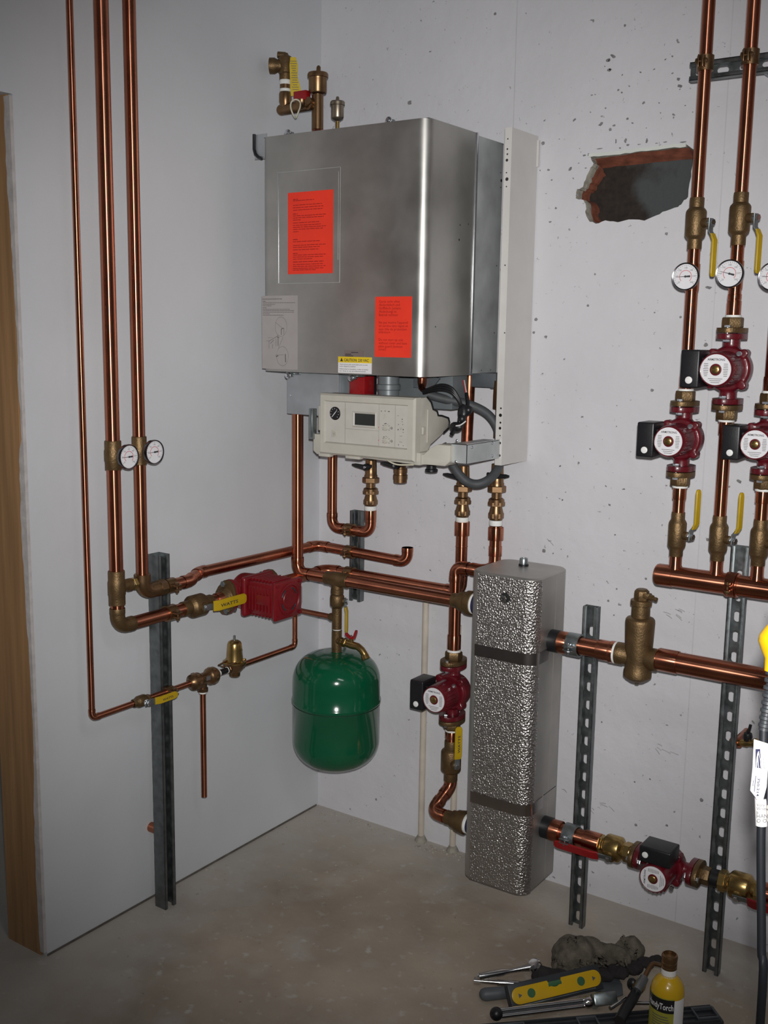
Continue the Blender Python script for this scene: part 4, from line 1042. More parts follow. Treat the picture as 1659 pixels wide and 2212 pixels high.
for px, py, w_, h_ in ((860, 898, .005, .0008), (869, 906, .0025, .003), (869, 911, .006, .0008), (861, 917, .002, .002), (870, 917, .002, .002), (860, 928, .003, .0035), (871, 928, .003, .0035), (866, 942, .009, .0008), (866, 955, .009, .0008), (861, 961, .0015, .004), (871, 963, .002, .002), (871, 934, .0035, .0012)):
    q = ony(px, py, FY); km.span((q.x-w_/2, FY-.0004, q.z-h_/2), (q.x+w_/2, FY, q.z+h_/2))
q = ony(866, 926, FY); km.bar([q+V((-.003, -.0003, .003)), q+V((0, -.0003, -.003)), q+V((.003, -.0003, .003))], .0008, Y.cross(X), .0004)
kb.build('setting_knobs', M['cream'], FP); km.build('panel_marks', M['ink_grey'], FP); kr.build('indicator_lamps', M['ink_red'], FP)
q = ony(830, 900, FY); MB().bar([q+V((-.001, -.001, .007)), q+V((.0035, -.001, .006)), q+V((.001, -.001, -.002)), q+V((-.003, -.001, -.006))], .0028, X, .0012).build('switch_lever', M['cream'], FP)
# plinth below, clips and brackets
b = MB().prism([(.248, 1.272), (.262, 1.262), (.30, 1.262), (.34, 1.268), (.60, 1.258), (.625, 1.262), (.69, 1.262), (.705, 1.275), (.705, 1.318), (.665, 1.318), (.640, 1.305), (.625, 1.285), (.285, 1.285), (.285, 1.32), (.248, 1.32)], (0, -.345, 0), X, Z, (0, .055, 0), .002)
b.box((.30, -.352, 1.266), (.04, .02, .014), .003); b.box((.40, -.352, 1.265), (.05, .02, .010), .003)
b.build('plinth', M['cream'], BO)
MB().box((.608, -.325, 1.276), (.022, .06, .034), .003).box((.612, -.33, 1.35), (.006, .012, .02), .001).build('hinge_lug', M['cream'], BO)
b = MB().span((.258, -.335, 1.33), (.290, -.30, 1.40), .002); b.build('side_clip', M['cream'], BO)
b = MB().span((.238, -.352, 1.305), (.254, -.336, 1.392), .001); b.span((.242, -.356, 1.31), (.249, -.350, 1.39), .001); b.build('hinge_rail', M['zinc'], BO)
# galvanised bracket to the side panel
bq = onx(1018, 975, .748)
b = MB().span((.700, -.330, 1.272), (.748, -.3285, 1.322)); b.span((.7465, -.330, 1.272), (.748, -.150, 1.324)); b.span((.700, -.330, 1.3205), (.748, -.16, 1.322)); b.build('support_bracket', M['steel_side'], BO)
b = MB()
for px, py in ((987, 952), (985, 997)): 
    q = ony(px, py, -.331); b.lathe(q, -Y, [(0, .004), (.003, .0035), (.004, .002)], 12)
for px, py in ((1064, 957), (1064, 985), (1020, 966)):
    q = onx(px, py, .7485); b.lathe(q, X, [(0, .004), (.003, .0035), (.004, .002)], 12)
b.build('bracket_screws', M['bolt'], BO)
# tin box behind the control unit and what shows under the casing
MB().span((.098, -.282, 1.366), (.29, -.235, 1.494), .002).build('terminal_box', M['sheet'], BO)
MB().span((.29, -.270, 1.37), (.325, -.20, 1.494), .001).build('terminal_box_side', M['duct'], BO)
q = ony(628, 854, -.2825); MB().lathe(q, -Y, [(0, .0032), (.002, .003), (.0025, .001)], 12).build('box_screw', M['bolt'], BO)
MB().span((.325, -.26, 1.42), (.352, -.18, 1.497), .001).build('black_mount', M['black'], BO)
MB().span((.352, -.315, 1.43), (.404, -.265, 1.487), .003).lathe((.378, -.316, 1.436), Y, [(0, .015), (.003, .015)], 20).build('actuator', M['red_plastic'], BO)
MB().cyl((.375, -.27, 1.48), (.375, -.27, 1.50), .012, 16).build('actuator_pipe', M['copper'], BO)
MB().lathe((.455, -.27, 1.42), Z, [(0, .030), (.03, .030), (.032, .034), (.045, .034), (.047, .030), (.085, .030)], 28).build('flue_drain', M['duct'], BO)
MB().span((.40, -.20, 1.40), (.62, -.12, 1.498), .002).build('back_plate', M['duct'], BO)
q = ony(912, 826, -.24); MB().tube([q+V((0, 0, .04)), q+V((0, 0, .0)), q+V((-.004, .01, -.012)), q+V((-.012, .03, -.018))], .013, 16).build('copper_bend', M['copper_dull'], BO)
b = MB().prism([(0, 0), (.06, .0), (.085, .028), (.05, .034), (.0, .030)], (.515, -.235, 1.458), X, Z, (0, .006, 0)); b.build('plastic_hood', M['mid_grey'], BO)
# cables and hoses
def hose(name, px, r, m_, ys, smooth=6, parent=BO):
    pts = [ony(a, c__, y_) for (a, c__), y_ in zip(px, ys)]
    out = []
    for i in range(len(pts)-1):
        p0, p1, p2, p3 = pts[max(i-1, 0)], pts[i], pts[i+1], pts[min(i+2, len(pts)-1)]
        for k in range(smooth):
            t = k/smooth
            out.append(.5*((2*p1)+(p2-p0)*t+(2*p0-5*p1+4*p2-p3)*t*t+(3*p1-p0-3*p2+p3)*t**3))
    out.append(pts[-1]); return MB().tube(out, r, 14).build(name, M[m_], parent)
hose('grey_hose', ((925, 852), (960, 862), (1010, 873), (1050, 892), (1072, 920), (1080, 955), (1081, 985), (1076, 1012), (1056, 1036), (1030, 1046), (1005, 1038), (984, 1014), (968, 985), (955, 960)), .0128, 'rubber', (-.22, -.20, -.17, -.14, -.125, -.115, -.105, -.14, -.185, -.21, -.22, -.235, -.25, -.26))
for k, off in enumerate((0, 5, 10)):
    hose('black_cable', ((915, 845+off*.4), (950, 832+off), (975, 838+off), (992, 862+off*.6), (1000-off*.3, 890), (1004-off*.3, 905), (995, 925)), .0042, 'black', (-.24, -.26, -.26, -.25, -.24, -.24, -.26))
hose('black_cable', ((1008, 850), (1010, 875), (1003, 893), (990, 915), (975, 938)), .0055, 'black', (-.2, -.22, -.24, -.26, -.29))
b = MB().ball(ony(1000, 890, -.245), .016, 14, (1, .7, 1.4)).ball(ony(1012, 886, -.24), .013, 14).ball(ony(985, 922, -.27), .014, 14, (1.5, .7, 1)).ball(ony(998, 905, -.25), .013, 14); b.build('cable_bundle', M['black'], BO, remesh=.003)
hose('white_cable', ((1003, 822), (1008, 850), (1013, 868), (1008, 885)), .0018, 'white_plastic', (-.15, -.2, -.21, -.22))
hose('white_cable', ((1000, 822), (1006, 850), (1010, 868), (1006, 885)), .0018, 'ink_red', (-.15, -.2, -.21, -.22))
hose('white_cable', ((985, 920), (995, 918), (1006, 910)), .0018, 'white_plastic', (-.28, -.28, -.28))
hose('white_cable', ((833, 990), (845, 999), (862, 1004), (893, 1004)), .0022, 'wire', (-.35, -.36, -.36, -.36))
MB().span((.62, -.10, 1.46), (.70, -.02, 1.50), .002).box((.70, -.055, 1.478), (.06, .05, .045), .003).build('grey_manifold', M['mid_grey'], BO)

# ---- service valves hanging from the boiler
def service_valve(px, py0, py1, y, label, lever=-1, cop=True, mini=False, ltop=0.0, union=True):
    top, bot = ony(px, py0, y), ony(px, py1, y); x = ony(px, (py0+py1)/2, y).x
    t = thing('service_valve', label, 'valve', (x, y, bot.z), None)
    zt, zb_ = top.z, bot.z
    b = MB(); Lt = zt-zb_
    if mini:
        b.lathe((x, y, zb_), Z, [(0, .017), (.002, .020), (.012, .020), (.0125, .0215), (.024, .0215), (.025, .019), (.030, .018), (.031, .0205), (.042, .0205), (.043, .016), (Lt, .016)], 28)
    else:
        b.lathe((x, y, zb_+Lt*.60), Z, [(0, .0155), (Lt*.02, .020), (Lt*.09, .0205), (Lt*.11, .0185), (Lt*.22, .018), (Lt*.40, .017)], 28)
        b.hexa((x, y, zb_+Lt*.60), Z, .0262, Lt*.105)
        b.cyl((x, y, zb_+Lt*.40), (x, y, zb_+Lt*.56), .0145, 20)
        b.lathe((x, y, zb_+Lt*.33), Z, [(0, .018), (.003, .0225), (Lt*.10, .0225), (Lt*.12, .018)], 24).hexa((x, y, zb_+Lt*.36), Z, .0245, Lt*.07)
        b.lathe((x, y, zb_+Lt*.10), Z, [(0, .0185), (Lt*.05, .0205), (Lt*.12, .0205), (Lt*.2, .017), (Lt*.24, .016)], 24).hexa((x, y, zb_+Lt*.17), Z, .0222, Lt*.09)
    b.build('body', M['brass_dark'], t)
    if cop: teflon((x, y, zb_+Lt*.05), Z, .019, Lt*.085, t)
    zl = zt-.010-ltop; d = X*lever
    s = MB().cyl((x, y-.012, zl), (x, y-.030, zl), .0105, 18); s.build('stem_boss', M['black'], t)
    MB().bar([V((x, y-.024, zl))-d*.018+Z*.004, V((x, y-.027, zl)), V((x, y-.027, zl))+d*.012, V((x, y-.027, zl))+d*.040+Z*.003, V((x, y-.027, zl))+d*.052+Z*.004], [.010, .016, .014, .011, .005], Z, [.010, .012, .010, .008, .004]).build('black_lever', M['black'], t)
    MB().lathe((x, y-.033, zl), -Y, [(0, .0045), (.002, .0045), (.003, .003)], 12).build('lever_screw', M['bolt'], t)
    return t
service_valve(801, 992, 1103, YS-.0, 'brass service valve under the boiler above the U bend, first from the left', ltop=.012)
service_valve(865, 1004, 1043, -.15, 'short capped brass valve under the control panel with nothing below', mini=True, cop=False, ltop=-.01)
service_valve(1000, 1006, 1128, YS, 'tall brass service valve half behind the hanging grey hose loop, third from the left', ltop=.02)
XV3 = ony(1071, 1155, YS).x
service_valve(1073, 1002, 1136, YS, 'tall brass service valve below the white side panel, rightmost', lever=1, ltop=.022)
MB().cyl((V2.x+.008, YS, 1.29), (V2.x+.012, YS, 1.50), .0165, 20).build('supply_stub', M['copper_dull'], BO)
MB().lathe((XV3, YS, 1.29), Z, [(0, .012), (.03, .012), (.031, .016), (.07, .016), (.071, .012), (.11, .012), (.112, .020), (.15, .020), (.19, .018)], 20).build('gas_stub', M['brass_dark'], BO)
q = ony(932, 1012, -.2); MB().lathe((q.x, -.2, q.z-.010), Z, [(0, .016), (.002, .018), (.008, .018), (.010, .014), (.03, .014), (.06, .014)], 24).build('drain_spigot', M['black'], BO)

# ---- fittings on top of the boiler
YT = -.235
base = ony(686, 276, YT); b0 = V((base.x, YT, BZ1+.001))
t = thing('safety_manifold', 'bronze fitting on the boiler top with relief valve, gauge cock and wide air vent', 'valve', b0)
zc_ = ony(684, 228, YT).z
b = MB().lathe(b0, Z, [(0, .020), (.020, .020), (.026, .016), (.040, .016), (.042, .0145)], 24); b.hexa(b0+Z*.012, Z, .0225, .020); b.build('copper_union', M['copper_dull'], t)
zz1 = ony(684, 206, YT).z
lx = ony(600, 240, YT-.02).x
B = MB().lathe((b0.x, YT, b0.z+.040), Z, [(0, .0165), (zz1-b0.z-.040, .0165)], 24)
el = V((ony(612, 238, YT-.0).x, YT-.0, ony(620, 236, YT).z))
cj = V((b0.x, YT, ony(684, 224, YT).z))
B.cyl(cj, el-X*.006, .0155, 22).ball(el-X*.006, .0158, 16)
zprv0 = ony(616, 200, YT).z
B.lathe((el.x+.008, YT, el.z), Z, [(0, .014), (.012, .0155), (.020, .0185), (zprv0-el.z-.004, .0185), (zprv0-el.z, .017)], 22)
B.cyl(cj+V((-.012, 0, 0)), cj+V((-.012, -.03, .004)), .011, 18)
B.build('tee_body', M['brass_dark'], t)
xq = el.x+.008; z1_ = ony(617, 190, YT).z
teflon((xq, YT, zprv0+.006), Z, .0165, .008, t)
MB().cyl((xq, YT, zprv0+.008), (xq, YT, zprv0+.022), .016, 20).build('nipple', M['brass_dark'], t)
zt2 = ony(617, 178, YT).z
teflon((xq, YT, zprv0+.028), Z, .0168, .013, t)
R_ = MB().lathe((xq, YT, zprv0+.034), Z, [(0, .0175), (.016, .0175), (.020, .021), (.058, .0215), (.064, .018), (.068, .010), (.074, .007)], 26)
o_ = V((xq, YT, zprv0+.034+.038))
R_.lathe(o_-X*.006-Y*.010, V((-.86, -.5, 0)), [(0, .015), (.012, .018), (.020, .0225), (.034, .0225), (.0345, .016), (.030, .015), (.02, .014)], 26).cyl(o_+Z*.03, o_+Z*.03+V((-.02, -.01, .002)), .009, 14)
R_.build('relief_valve', M['bronze'], t)
b = MB(); ctop = V((xq+.020, YT-.004, zprv0+.034+.058))
pts = [ctop+V((.012, 0, 0)), ctop+V((.016, -.002, -.022)), ctop+V((.018, -.004, -.055)), ctop+V((.023, -.003, -.085)), ctop+V((.026, -.002, -.108))]
b.bar(pts, [.016, .024, .022, .030, .032], V((.82, .57, 0)), .001); b.build('paper_tag', M['tag'], t)
tl = MB(); rng = random.Random(6)
for k in range(13):
    p_ = ctop+V((.012+.0007*k, -.004-.0009, -.012-.0065*k)); l_ = rng.uniform(.012, .026)
    tl.box(p_+V((.004, .0008, 0)), (l_*.8, .0014, .0012), 0, (V((.82, .57, 0)), V((-.57, .82, 0)), Z))
tl.build('tag_print', M['ink_grey'], t)
q = ony(650, 208, YT-.02); MB().box(q+V((.004, 0, 0)), (.046, .022, .026), .002).build('red_cap', M['red_plastic'], t)
q2 = ony(652, 225, YT-.02); MB().lathe(q2+Z*.012, -Z, [(0, .017), (.010, .0165), (.016, .012), (.020, .008)], 20).cyl(q2-Z*.004, q2-V((0, .018, .006)), .009, 16).build('gauge_cock', M['brass_dark'], t)
rg = [V((q2.x-.003+.018*math.cos(k*PI/12)*(.75 if math.cos(k*PI/12) > 0 else 1), q2.y-.022+.006*math.sin(k*PI/6), q2.z-.016+.025*math.sin(k*PI/12))) for k in range(24)]
MB().tube(rg, .0022, 8, closed=True).build('tie_ring', M['wire'], t)
q = ony(682, 230, YT); MB().lathe(V((q.x-.006, YT-.012, q.z)), V((-.2, -1, 0)), [(0, .012), (.012, .012), (.013, .010)], 18).lathe(V((q.x-.010, YT-.026, q.z)), V((-.2, -1, 0)), [(0, .004), (.006, .004)], 12).build('test_plug', M['brass_dark'], t)
za = zz1
MB().lathe((b0.x+.0005, YT, za-.004), Z, [(0, .0125), (.006, .013), (.009, .024), (.012, .0255), (.046, .0255), (.050, .0265), (.051, .0295), (.060, .0295), (.064, .027), (.067, .010), (.068, .0)], 30).lathe((b0.x+.006, YT-.004, za+.062), Z, [(0, .006), (.012, .006), (.016, .003)], 12).build('air_vent', M['brass_dark'], t)
b1 = ony(729, 262, YT); bb = V((b1.x, YT, BZ1+.001))
t = thing('air_vent', 'small nickel air vent standing alone on the boiler top', 'valve', bb)
zs = ony(729, 262, YT).z
MB().lathe(bb, Z, [(0, .005), (.008, .005), (zs-bb.z, .006)], 14).build('spigot', M['brass'], t)
MB().lathe((bb.x, YT, zs+.002), Z, [(0, .008), (.005, .016), (.009, .0175), (.040, .0175), (.041, .0205), (.049, .0205), (.052, .018), (.053, .005), (.062, .0045), (.064, .003)], 28).build('float_body', mat('nickel_brass', (.30, .25, .19), .9, .36, .1, 30), t)
# ------------------------------------------------------------------ hydraulic separator in its foil shell
SX, SY, SA, SR = .866, -.235, .099, .034
SZ0, SZ1 = .124, .992
t = SEP = thing('hydraulic_separator', 'tall foil wrapped square hydraulic separator with two steel bands', 'separator', (SX, SY, SZ0))
def rsq(a, r, n=8):
    pts = []
    for cx_, cy_, a0 in ((a-r, a-r, 0), (-a+r, a-r, PI/2), (-a+r, -a+r, PI), (a-r, -a+r, 1.5*PI)):
        for k in range(n+1): an = a0+PI/2*k/n; pts.append((cx_+r*math.cos(an), cy_+r*math.sin(an)))
    return pts
sq = rsq(SA, SR)
def slabz(b, poly, z0, z1, ch=.004):
    f = lambda k: [V((SX+x*k, SY+y*k, 0)) for x, y in poly]
    R = []
    for z, k in ((z0, 1-ch/SA), (z0+ch, 1), (z1-ch, 1), (z1, 1-ch/SA)):
        R.append([p+Z*z for p in f(k)])
    b.rings(R); return b
slabz(MB(), sq, SZ0, SZ1).build('insulation_shell', M['foil_plain'], t, angle=30)
# embossed front sheet wrapping round the front right corner
def wrap(a, r, off, x_from, y_to, n=14):
    pts = [(x_from, -a-off)]
    for k in range(n+1): an = 1.5*PI+PI/2*k/n; pts.append((a-r+(r+off)*math.cos(an), -a+r+(r+off)*math.sin(an)))
    pts.append((a+off, y_to)); return pts
def wrapsheet(z0, z1, off, xf, yt, name, m_, th=.0008):
    o = wrap(SA, SR, off, xf, yt); i = wrap(SA, SR, off-th, xf, yt); b = MB(); R = []
    for (x, y), (x2, y2) in zip(o, i): R.append([V((SX+x, SY+y, z0)), V((SX+x, SY+y, z1)), V((SX+x2, SY+y2, z1)), V((SX+x2, SY+y2, z0))])
    b.rings(R); return b.build(name, M[m_], t, angle=30)
bz1, bz2 = ony(1100, 1418, SY-SA).z, ony(1085, 1740, SY-SA).z
wrapsheet(SZ0+.002, SZ1-.006, .0008, -SA+SR*.8, -SA+SR*.95, 'embossed_foil', 'foil')
for z in (bz1, bz2):
    wrapsheet(z-.016, z+.016, .0018, -SA+SR*.7, -SA+.085, 'steel_band', 'foil_band')
    MB().span((SX+SA-.0005, SY-SA+.085, z-.018), (SX+SA+.0008, SY-SA+.088, z+.018)).build('band_end', M['groove'], t)
    b = MB(); b.span((SX+SA-.0005, SY-SA+.088, z+.016), (SX+SA+.0004, SY+SA-SR, z+.0175)); b.build('shell_joint', M['body_dark'], t)
b = MB(); b.span((SX+SA-.0005, SY+.018, SZ0+.01), (SX+SA+.0004, SY+.0192, SZ1-.01)); b.build('shell_seam', M['groove'], t)
# sensor well in the front, plug on the top
q = ony(1092, 1291, SY-SA)
b = MB().lathe((q.x, SY-SA-.0012, q.z), Y, [(0, .0135), (.0006, .0135)], 24); WELL = b.build('sensor_hole', M['body_dark'], t)
b = MB().hexa((q.x-.003, SY-SA-.004, q.z-.002), Y, .0098, .010).lathe((q.x-.003, SY-SA-.008, q.z-.002), -Y, [(0, .008), (.004, .006), (.0042, .0035), (.002, .003)], 16); b.build('sensor_plug', M['chrome'], t)
q = onz(1131, 1222, SZ1)
MB().lathe((q.x, q.y, SZ1-.001), Z, [(0, .0135), (.006, .0135), (.0065, .011)], 18).build('plug_collar', M['black'], t)
MB().lathe((q.x, q.y, SZ1+.005), Z, [(0, .0112), (.014, .0112), (.0165, .0095), (.0166, .005), (.013, .0045)], 18).build('vent_plug', M['zinc'], t)
ZUR, ZLR, ZLL = .812, .2885, .229
for z in (ZUR, ZLR):
    MB().lathe((SX+SA-.004, SY, z), X, [(0, .030), (.028, .030), (.030, .028)], 30).build('port_sleeve', M['black'], t)
MB().lathe((SX-SA+.004, SY, ZLL), -X, [(0, .026), (.012, .026)], 30).build('port_sleeve', M['ink_navy'], t)

# ------------------------------------------------------------------ line with the small middle pump
Y4 = -.146
X4 = (ony(985, 1300, Y4).x+ony(978, 1432, Y4).x)/2
zt4 = ony(1008, 1228, Y4).z
PLL = ony(1008, 1778, SY)
pf0, pf1 = ony(978, 1432, Y4).z, ony(966, 1547, Y4).z
pmid = (pf0+pf1)/2; S4 = (pf0-pf1)/2/.0775
pipe('copper_pipe', 'copper line from the rightmost boiler valve, looping behind the separator down to the middle pump', [(XV3, YS, ony(1072, 1136, YS).z), (XV3, YS, zt4+.05), (XV3, YS-.001, zt4), (XV3, Y4, zt4), (X4, Y4, zt4), (X4, Y4, pf0+.042)], RB,
     rad=.022, sleeves=[((XV3, YS, ony(1072, 1136, YS).z-.022), Z, .036, 'copper', 1.28), ((XV3, YS, ony(1070, 1190, YS).z), Z, .028, 'copper', 1.1), ((X4, Y4, pf0+.064), Z, .042, 'copper', 1.14)], elbows=(2, 3), loc=(X4, Y4, pf0+.04))
t4 = pump((X4, Y4, pmid), Z, -Y, -X, 'small red pump left of the foil separator, black box to its left', 'red circulators with black terminal boxes', s=S4)
vb = ony(966, 1640, Y4).z
t = pipe('copper_pipe', 'short copper piece between the middle pump and the bronze valve below it', [(X4, Y4, pf1-.040), (X4, Y4, vb+.045)], RB, sleeves=[((X4, Y4, pf1-.052), Z, .02, 'copper', 1.14)])
teflon((X4, Y4, pf0+.0375), Z, .0205, .008, t4); teflon((X4, Y4, pf1-.0375), Z, .0205, .008, t4)
ball_valve((X4, Y4, vb), Z, .0205, .030, .125, .068, (.8, -.6, 0), Z, 'bronze valve under the middle pump, yellow lever pointing up beside the separator', hl=.085, boss=.018, bend=.004, text='WATTS', gw=.022)
pipe('copper_pipe', 'copper elbows leading from the valve under the middle pump into the separator bottom', [(X4, Y4, vb-.060), (X4, Y4, ZLL+.052), (X4-.012, SY+.004, ZLL), (PLL.x-.058, SY, ZLL)], RB, rad=.026, loc=(X4, SY, ZLL))
t = thing('reducer_fitting', 'bronze reducer at the lower left port of the separator', 'fitting', (PLL.x-.04, SY, ZLL))
MB().lathe((PLL.x-.068, SY, ZLL), X, [(0, .0195), (.001, .0208), (.016, .0208), (.022, .025), (.032, .026), (.038, .030), (.046, .031), (.058, .0335), (.066, .0335), (.067, .028)], 28).build('body', M['bronze'], t)
teflon((PLL.x+.004, SY, ZLL), X, .0285, .009, t)
MB().lathe((PLL.x+.006, SY, ZLL), X, [(0, .026), (SX-SA-PLL.x+.0, .026)], 24).build('nipple', M['ink_navy'], t)

# ------------------------------------------------------------------ right side: struts
YR = -.235
s1 = (ony(1282, 1310, -.178)); s1b = ony(1250, 1850, -.178)
X1 = (s1.x+s1b.x)/2
s2 = ony(1606, 1180, -.178); s2b = ony(1545, 1900, -.178); X2 = (s2.x+s2b.x)/2
strut('slotted strut standing just right of the foil separator', (X1, -.178, 0), Z, s1.z, -Y, d=.021, slot=(.0150, .0285))
strut('tallest slotted strut on the right, behind the copper header', (X2, -.178, 0), Z, s2.z, -Y, d=.021, slot=(.0150, .0285))
hz = ony(1500, 152, -.178); 
sh = strut('horizontal slotted strut high on the wall behind the zone risers', (hz.x-.008, -.178, hz.z-.004), X, .62, -Y, d=.021, slot=(.016, .028), first=.022)
b = MB()
for x in (hz.x+.14, hz.x+.40): b.cyl((x, -.16, hz.z-.004), (x, 0, hz.z-.004), .006, 12)
b.build('standoff_rod', M['zinc'], sh)
# ------------------------------------------------------------------ upper return: separator -> air separator -> big pipe
xa = SX+SA+.026
RB2 = .0265
xas = ony(1380, 1400, YR).x
Zbig = .822
za_ = .816
t = pipe('copper_pipe', 'stout copper piece between the separator upper port and the air separator', [(xa, YR, ZUR), (xas-.062, YR, ZUR)], .0235, cat='pipe', sleeves=[((xa+.012, YR, ZUR), X, .026, 'copper', 1.26), ((xa+.034, YR, ZUR), X, .02, 'copper', 1.14), ((xas-.088, YR, ZUR), X, .040, 'copper', 1.12), ((xas-.068, YR, ZUR), X, .014, 'copper', 1.2)])
clamp((X1-.018, YR, ZUR), X, .0262, Y, 'zinc clamp holding the upper separator pipe to its strut', m_='zinc', w=.034)
t = thing('air_separator', 'bronze air separator with tall neck and side vent tip', 'valve', (xas, YR, za_))
zt_, zb__ = ony(1388, 1268, YR).z, ony(1372, 1476, YR).z
p_ = V((xas, YR, 0))
MB().lathe(p_+Z*zb__, Z, [(0, .005), (.006, .006), (.008, .020), (.015, .030), (.020, .0350), (.034, .0350), (.040, .0325), (.060, .0330), (.160, .0368), (.167, .0360), (.171, .0330), (.174, .0232), (.203, .0228), (.205, .0265), (.217, .0265), (.219, .0215)], 32) \
    .lathe((xas, YR, ZUR), -X, [(0, .026), (.036, .026), (.040, .0285), (.056, .0285), (.057, .024)], 28).lathe((xas, YR, ZUR), X, [(0, .026), (.030, .026), (.036, .0285), (.050, .0285), (.051, .024)], 28).build('body', M['bronze'], t)
teflon((xas-.060, YR, ZUR), X, .0285, .006, t)
zc = zb__+.219
MB().hexa(p_+Z*(zc+.010), Z, .0185, .024).lathe(p_+Z*(zc+.022), Z, [(0, .017), (.004, .013)], 16).box(p_+V((.010, -.006, zc+.012)), (.034, .016, .014), .003).lathe(p_+V((.024, -.010, zc+.011)), V((1, -.25, -.12)), [(0, .0075), (.010, .0075), (.011, .0045), (.016, .0045), (.017, .0056), (.022, .005)], 14).build('vent_cap', M['bronze'], t)
pipe('copper_pipe', 'biggest copper pipe, running right from the air separator behind the cord', [(xas+.050, YR, Zbig-.006), (1.95, YR, Zbig-.006)], RB2, cat='pipe', loc=(xas+.05, YR, Zbig-.006), sleeves=[((xas+.078, YR, Zbig-.006), X, .050, 'copper', 1.08)])
# lower return with pump and red valves
xl = SX+SA+.024
ZL5 = .2865
v5 = ony(1322, 1835, YR).x; p5 = ony(1440, 1868, YR).x; v6 = ony(1600, 1917, YR).x
t = pipe('copper_pipe', 'stout copper fitting at the separator lower right port with a wire strap', [(xl, YR, ZL5), (v5-.036, YR, ZL5)], .0235, sleeves=[((xl+.014, YR, ZL5), X, .03, 'copper', 1.26), ((v5-.055, YR, ZL5), X, .044, 'copper', 1.14)])
clamp((X1-.004, YR, ZL5), X, .0262, Y, 'zinc clamp holding the lower separator pipe to its strut', m_='zinc', w=.034)
bv5 = ball_valve((v5+.005, YR, ZL5), X, .0225, .0335, .096, .046, (0, -.93, -.37), -X, 'brass valve with red lever right of the separator bottom', hl=.110, grip='red_plastic', body='brass', boss=.004, bend=.004, gw=.026, hexends=True, st=.022)
teflon((v5-.040, YR, ZL5), X, .0262, .009, bv5)
pump((p5, YR, ZL5), X, -Y, Z, 'red pump lying in the bottom return pipe, black box on top', 'red circulators with black terminal boxes', s=.98, tflip=True)
MB_n = thing('pipe_nipple', 'dark steel nipple between the bottom return pump and the far brass valve', 'fitting', (v6-.085, YR, ZL5))
MB().cyl((p5+.115, YR, ZL5), (v6-.045, YR, ZL5), .0225, 24).build('tube', M['black'], MB_n)
bv6 = ball_valve((v6, YR, ZL5), X, .0235, .0335, .105, .050, (0, -.92, -.40), X, 'brass valve with red lever before the tallest strut, beside the hanging cord', hl=.120, grip='red_plastic', body='brass', boss=.004, bend=.004, gw=.028, hexends=True, st=.022)
teflon((v6+.054, YR, ZL5), X, .0255, .006, bv6)
pipe('copper_pipe', 'copper pipe leaving the frame behind the black cord, low on the right', [(v6+.052, YR, ZL5), (1.95, YR, ZL5)], .0262, loc=(v6+.052, YR, ZL5))
# tiny brass drain behind the tallest strut
q0, q1 = ony(1585, 1604, -.10), ony(1636, 1606, -.125)
t = thing('drain_valve', 'tiny brass cock with black lever peeping out right of the tallest strut', 'valve', q0)
dd = (q1-q0).normalized(); ln = (q1-q0).length
MB().cyl(q0-dd*.004, q0+dd*.018, .0135, 16).cyl(q0+dd*.004, V((q0.x+dd.x*.004, 0, q0.z)), .0095, 16).build('copper_tail', M['copper_dull'], t)
MB().lathe(q0+dd*.012, dd, [(0, .008), (.012, .0085), (.028, .0105), (.034, .0085), (ln-.024, .0085), (ln-.020, .0125), (ln-.014, .0125), (ln-.013, .0095)], 18).build('body', M['brass'], t)
q = q0+dd*.042
MB().lathe(q+Z*.006, Z, [(0, .009), (.012, .012), (.020, .010), (.024, .004)], 16).bar([q+Z*.022-dd*.004, q+Z*.034+dd*.003, q+Z*.048+dd*.006], [.012, .010, .007], Y, .007).build('black_lever', M['black'], t)

# ------------------------------------------------------------------ copper header and three zone risers
hx0 = ony(1417, 1242, YR).x
ZH = (ony(1500, 1251, YR).z+ony(1620, 1269, YR).z)/2
RH = .0255
t = thing('manifold_header', 'thick copper header with a rounded end cap, feeding the zone risers', 'manifold', (hx0, YR, ZH))
MB().cyl((hx0+.03, YR, ZH), (1.95, YR, ZH), RH, 32).build('tube', M['copper'], t)
MB().lathe((hx0, YR, ZH), X, [(0, RH*.86), (.003, RH*1.0), (.007, RH*1.05), (.044, RH*1.05), (.045, RH*1.0)], 32).build('end_cap', M['copper'], t)
xcl = ony(1582, 1264, YR).x
XA = 1.2865; XB = 1.387; XC = 1.482
XS_ = [XA, XB, XC]
for x in XS_:
    MB().lathe((x, YR, ZH+RH*.55), Z, [(0, .017), (RH*.45, .0168), (RH*.6, .0150), (.052, .0146)], 24).build('outlet', M['copper'], t)
for dx in (-.013, .013): MB().lathe((xcl+dx-.002, YR, ZH), X, [(0, RH*1.02), (.0015, RH*1.13), (.004, RH*1.13), (.0055, RH*1.02)], 32).build('clamp_rib', M['copper'], t)
clamp((xcl, YR, ZH), X, RH, Y, 'copper coloured clamp holding the header to the tallest strut', m_='copper', w=.022)
NM = ['leftmost', 'second', 'third, cut by the right edge']
zlv = [ony(1474, 1155, YR).z, ony(1558, 1163, YR).z, ony(1640, 1172, YR).z]
pt = [(ony(1478, 877, YR).z, ony(1473, 1017, YR).z), (ony(1582, 720, YR).z, ony(1570, 873, YR).z), (ony(1650, 883, YR).z, ony(1645, 1022, YR).z)]
zuv = [ony(1508, 483, YR).z, ony(1603, 473, YR).z, ony(1690, 480, YR).z]
zg = [ony(1500, 598, YR-.03).z, ony(1592, 592, YR-.03).z, ony(1680, 598, YR-.03).z]
lab_r = ['leftmost zone riser', 'second zone riser', 'third zone riser']
stm = V((.93, -.36, 0))
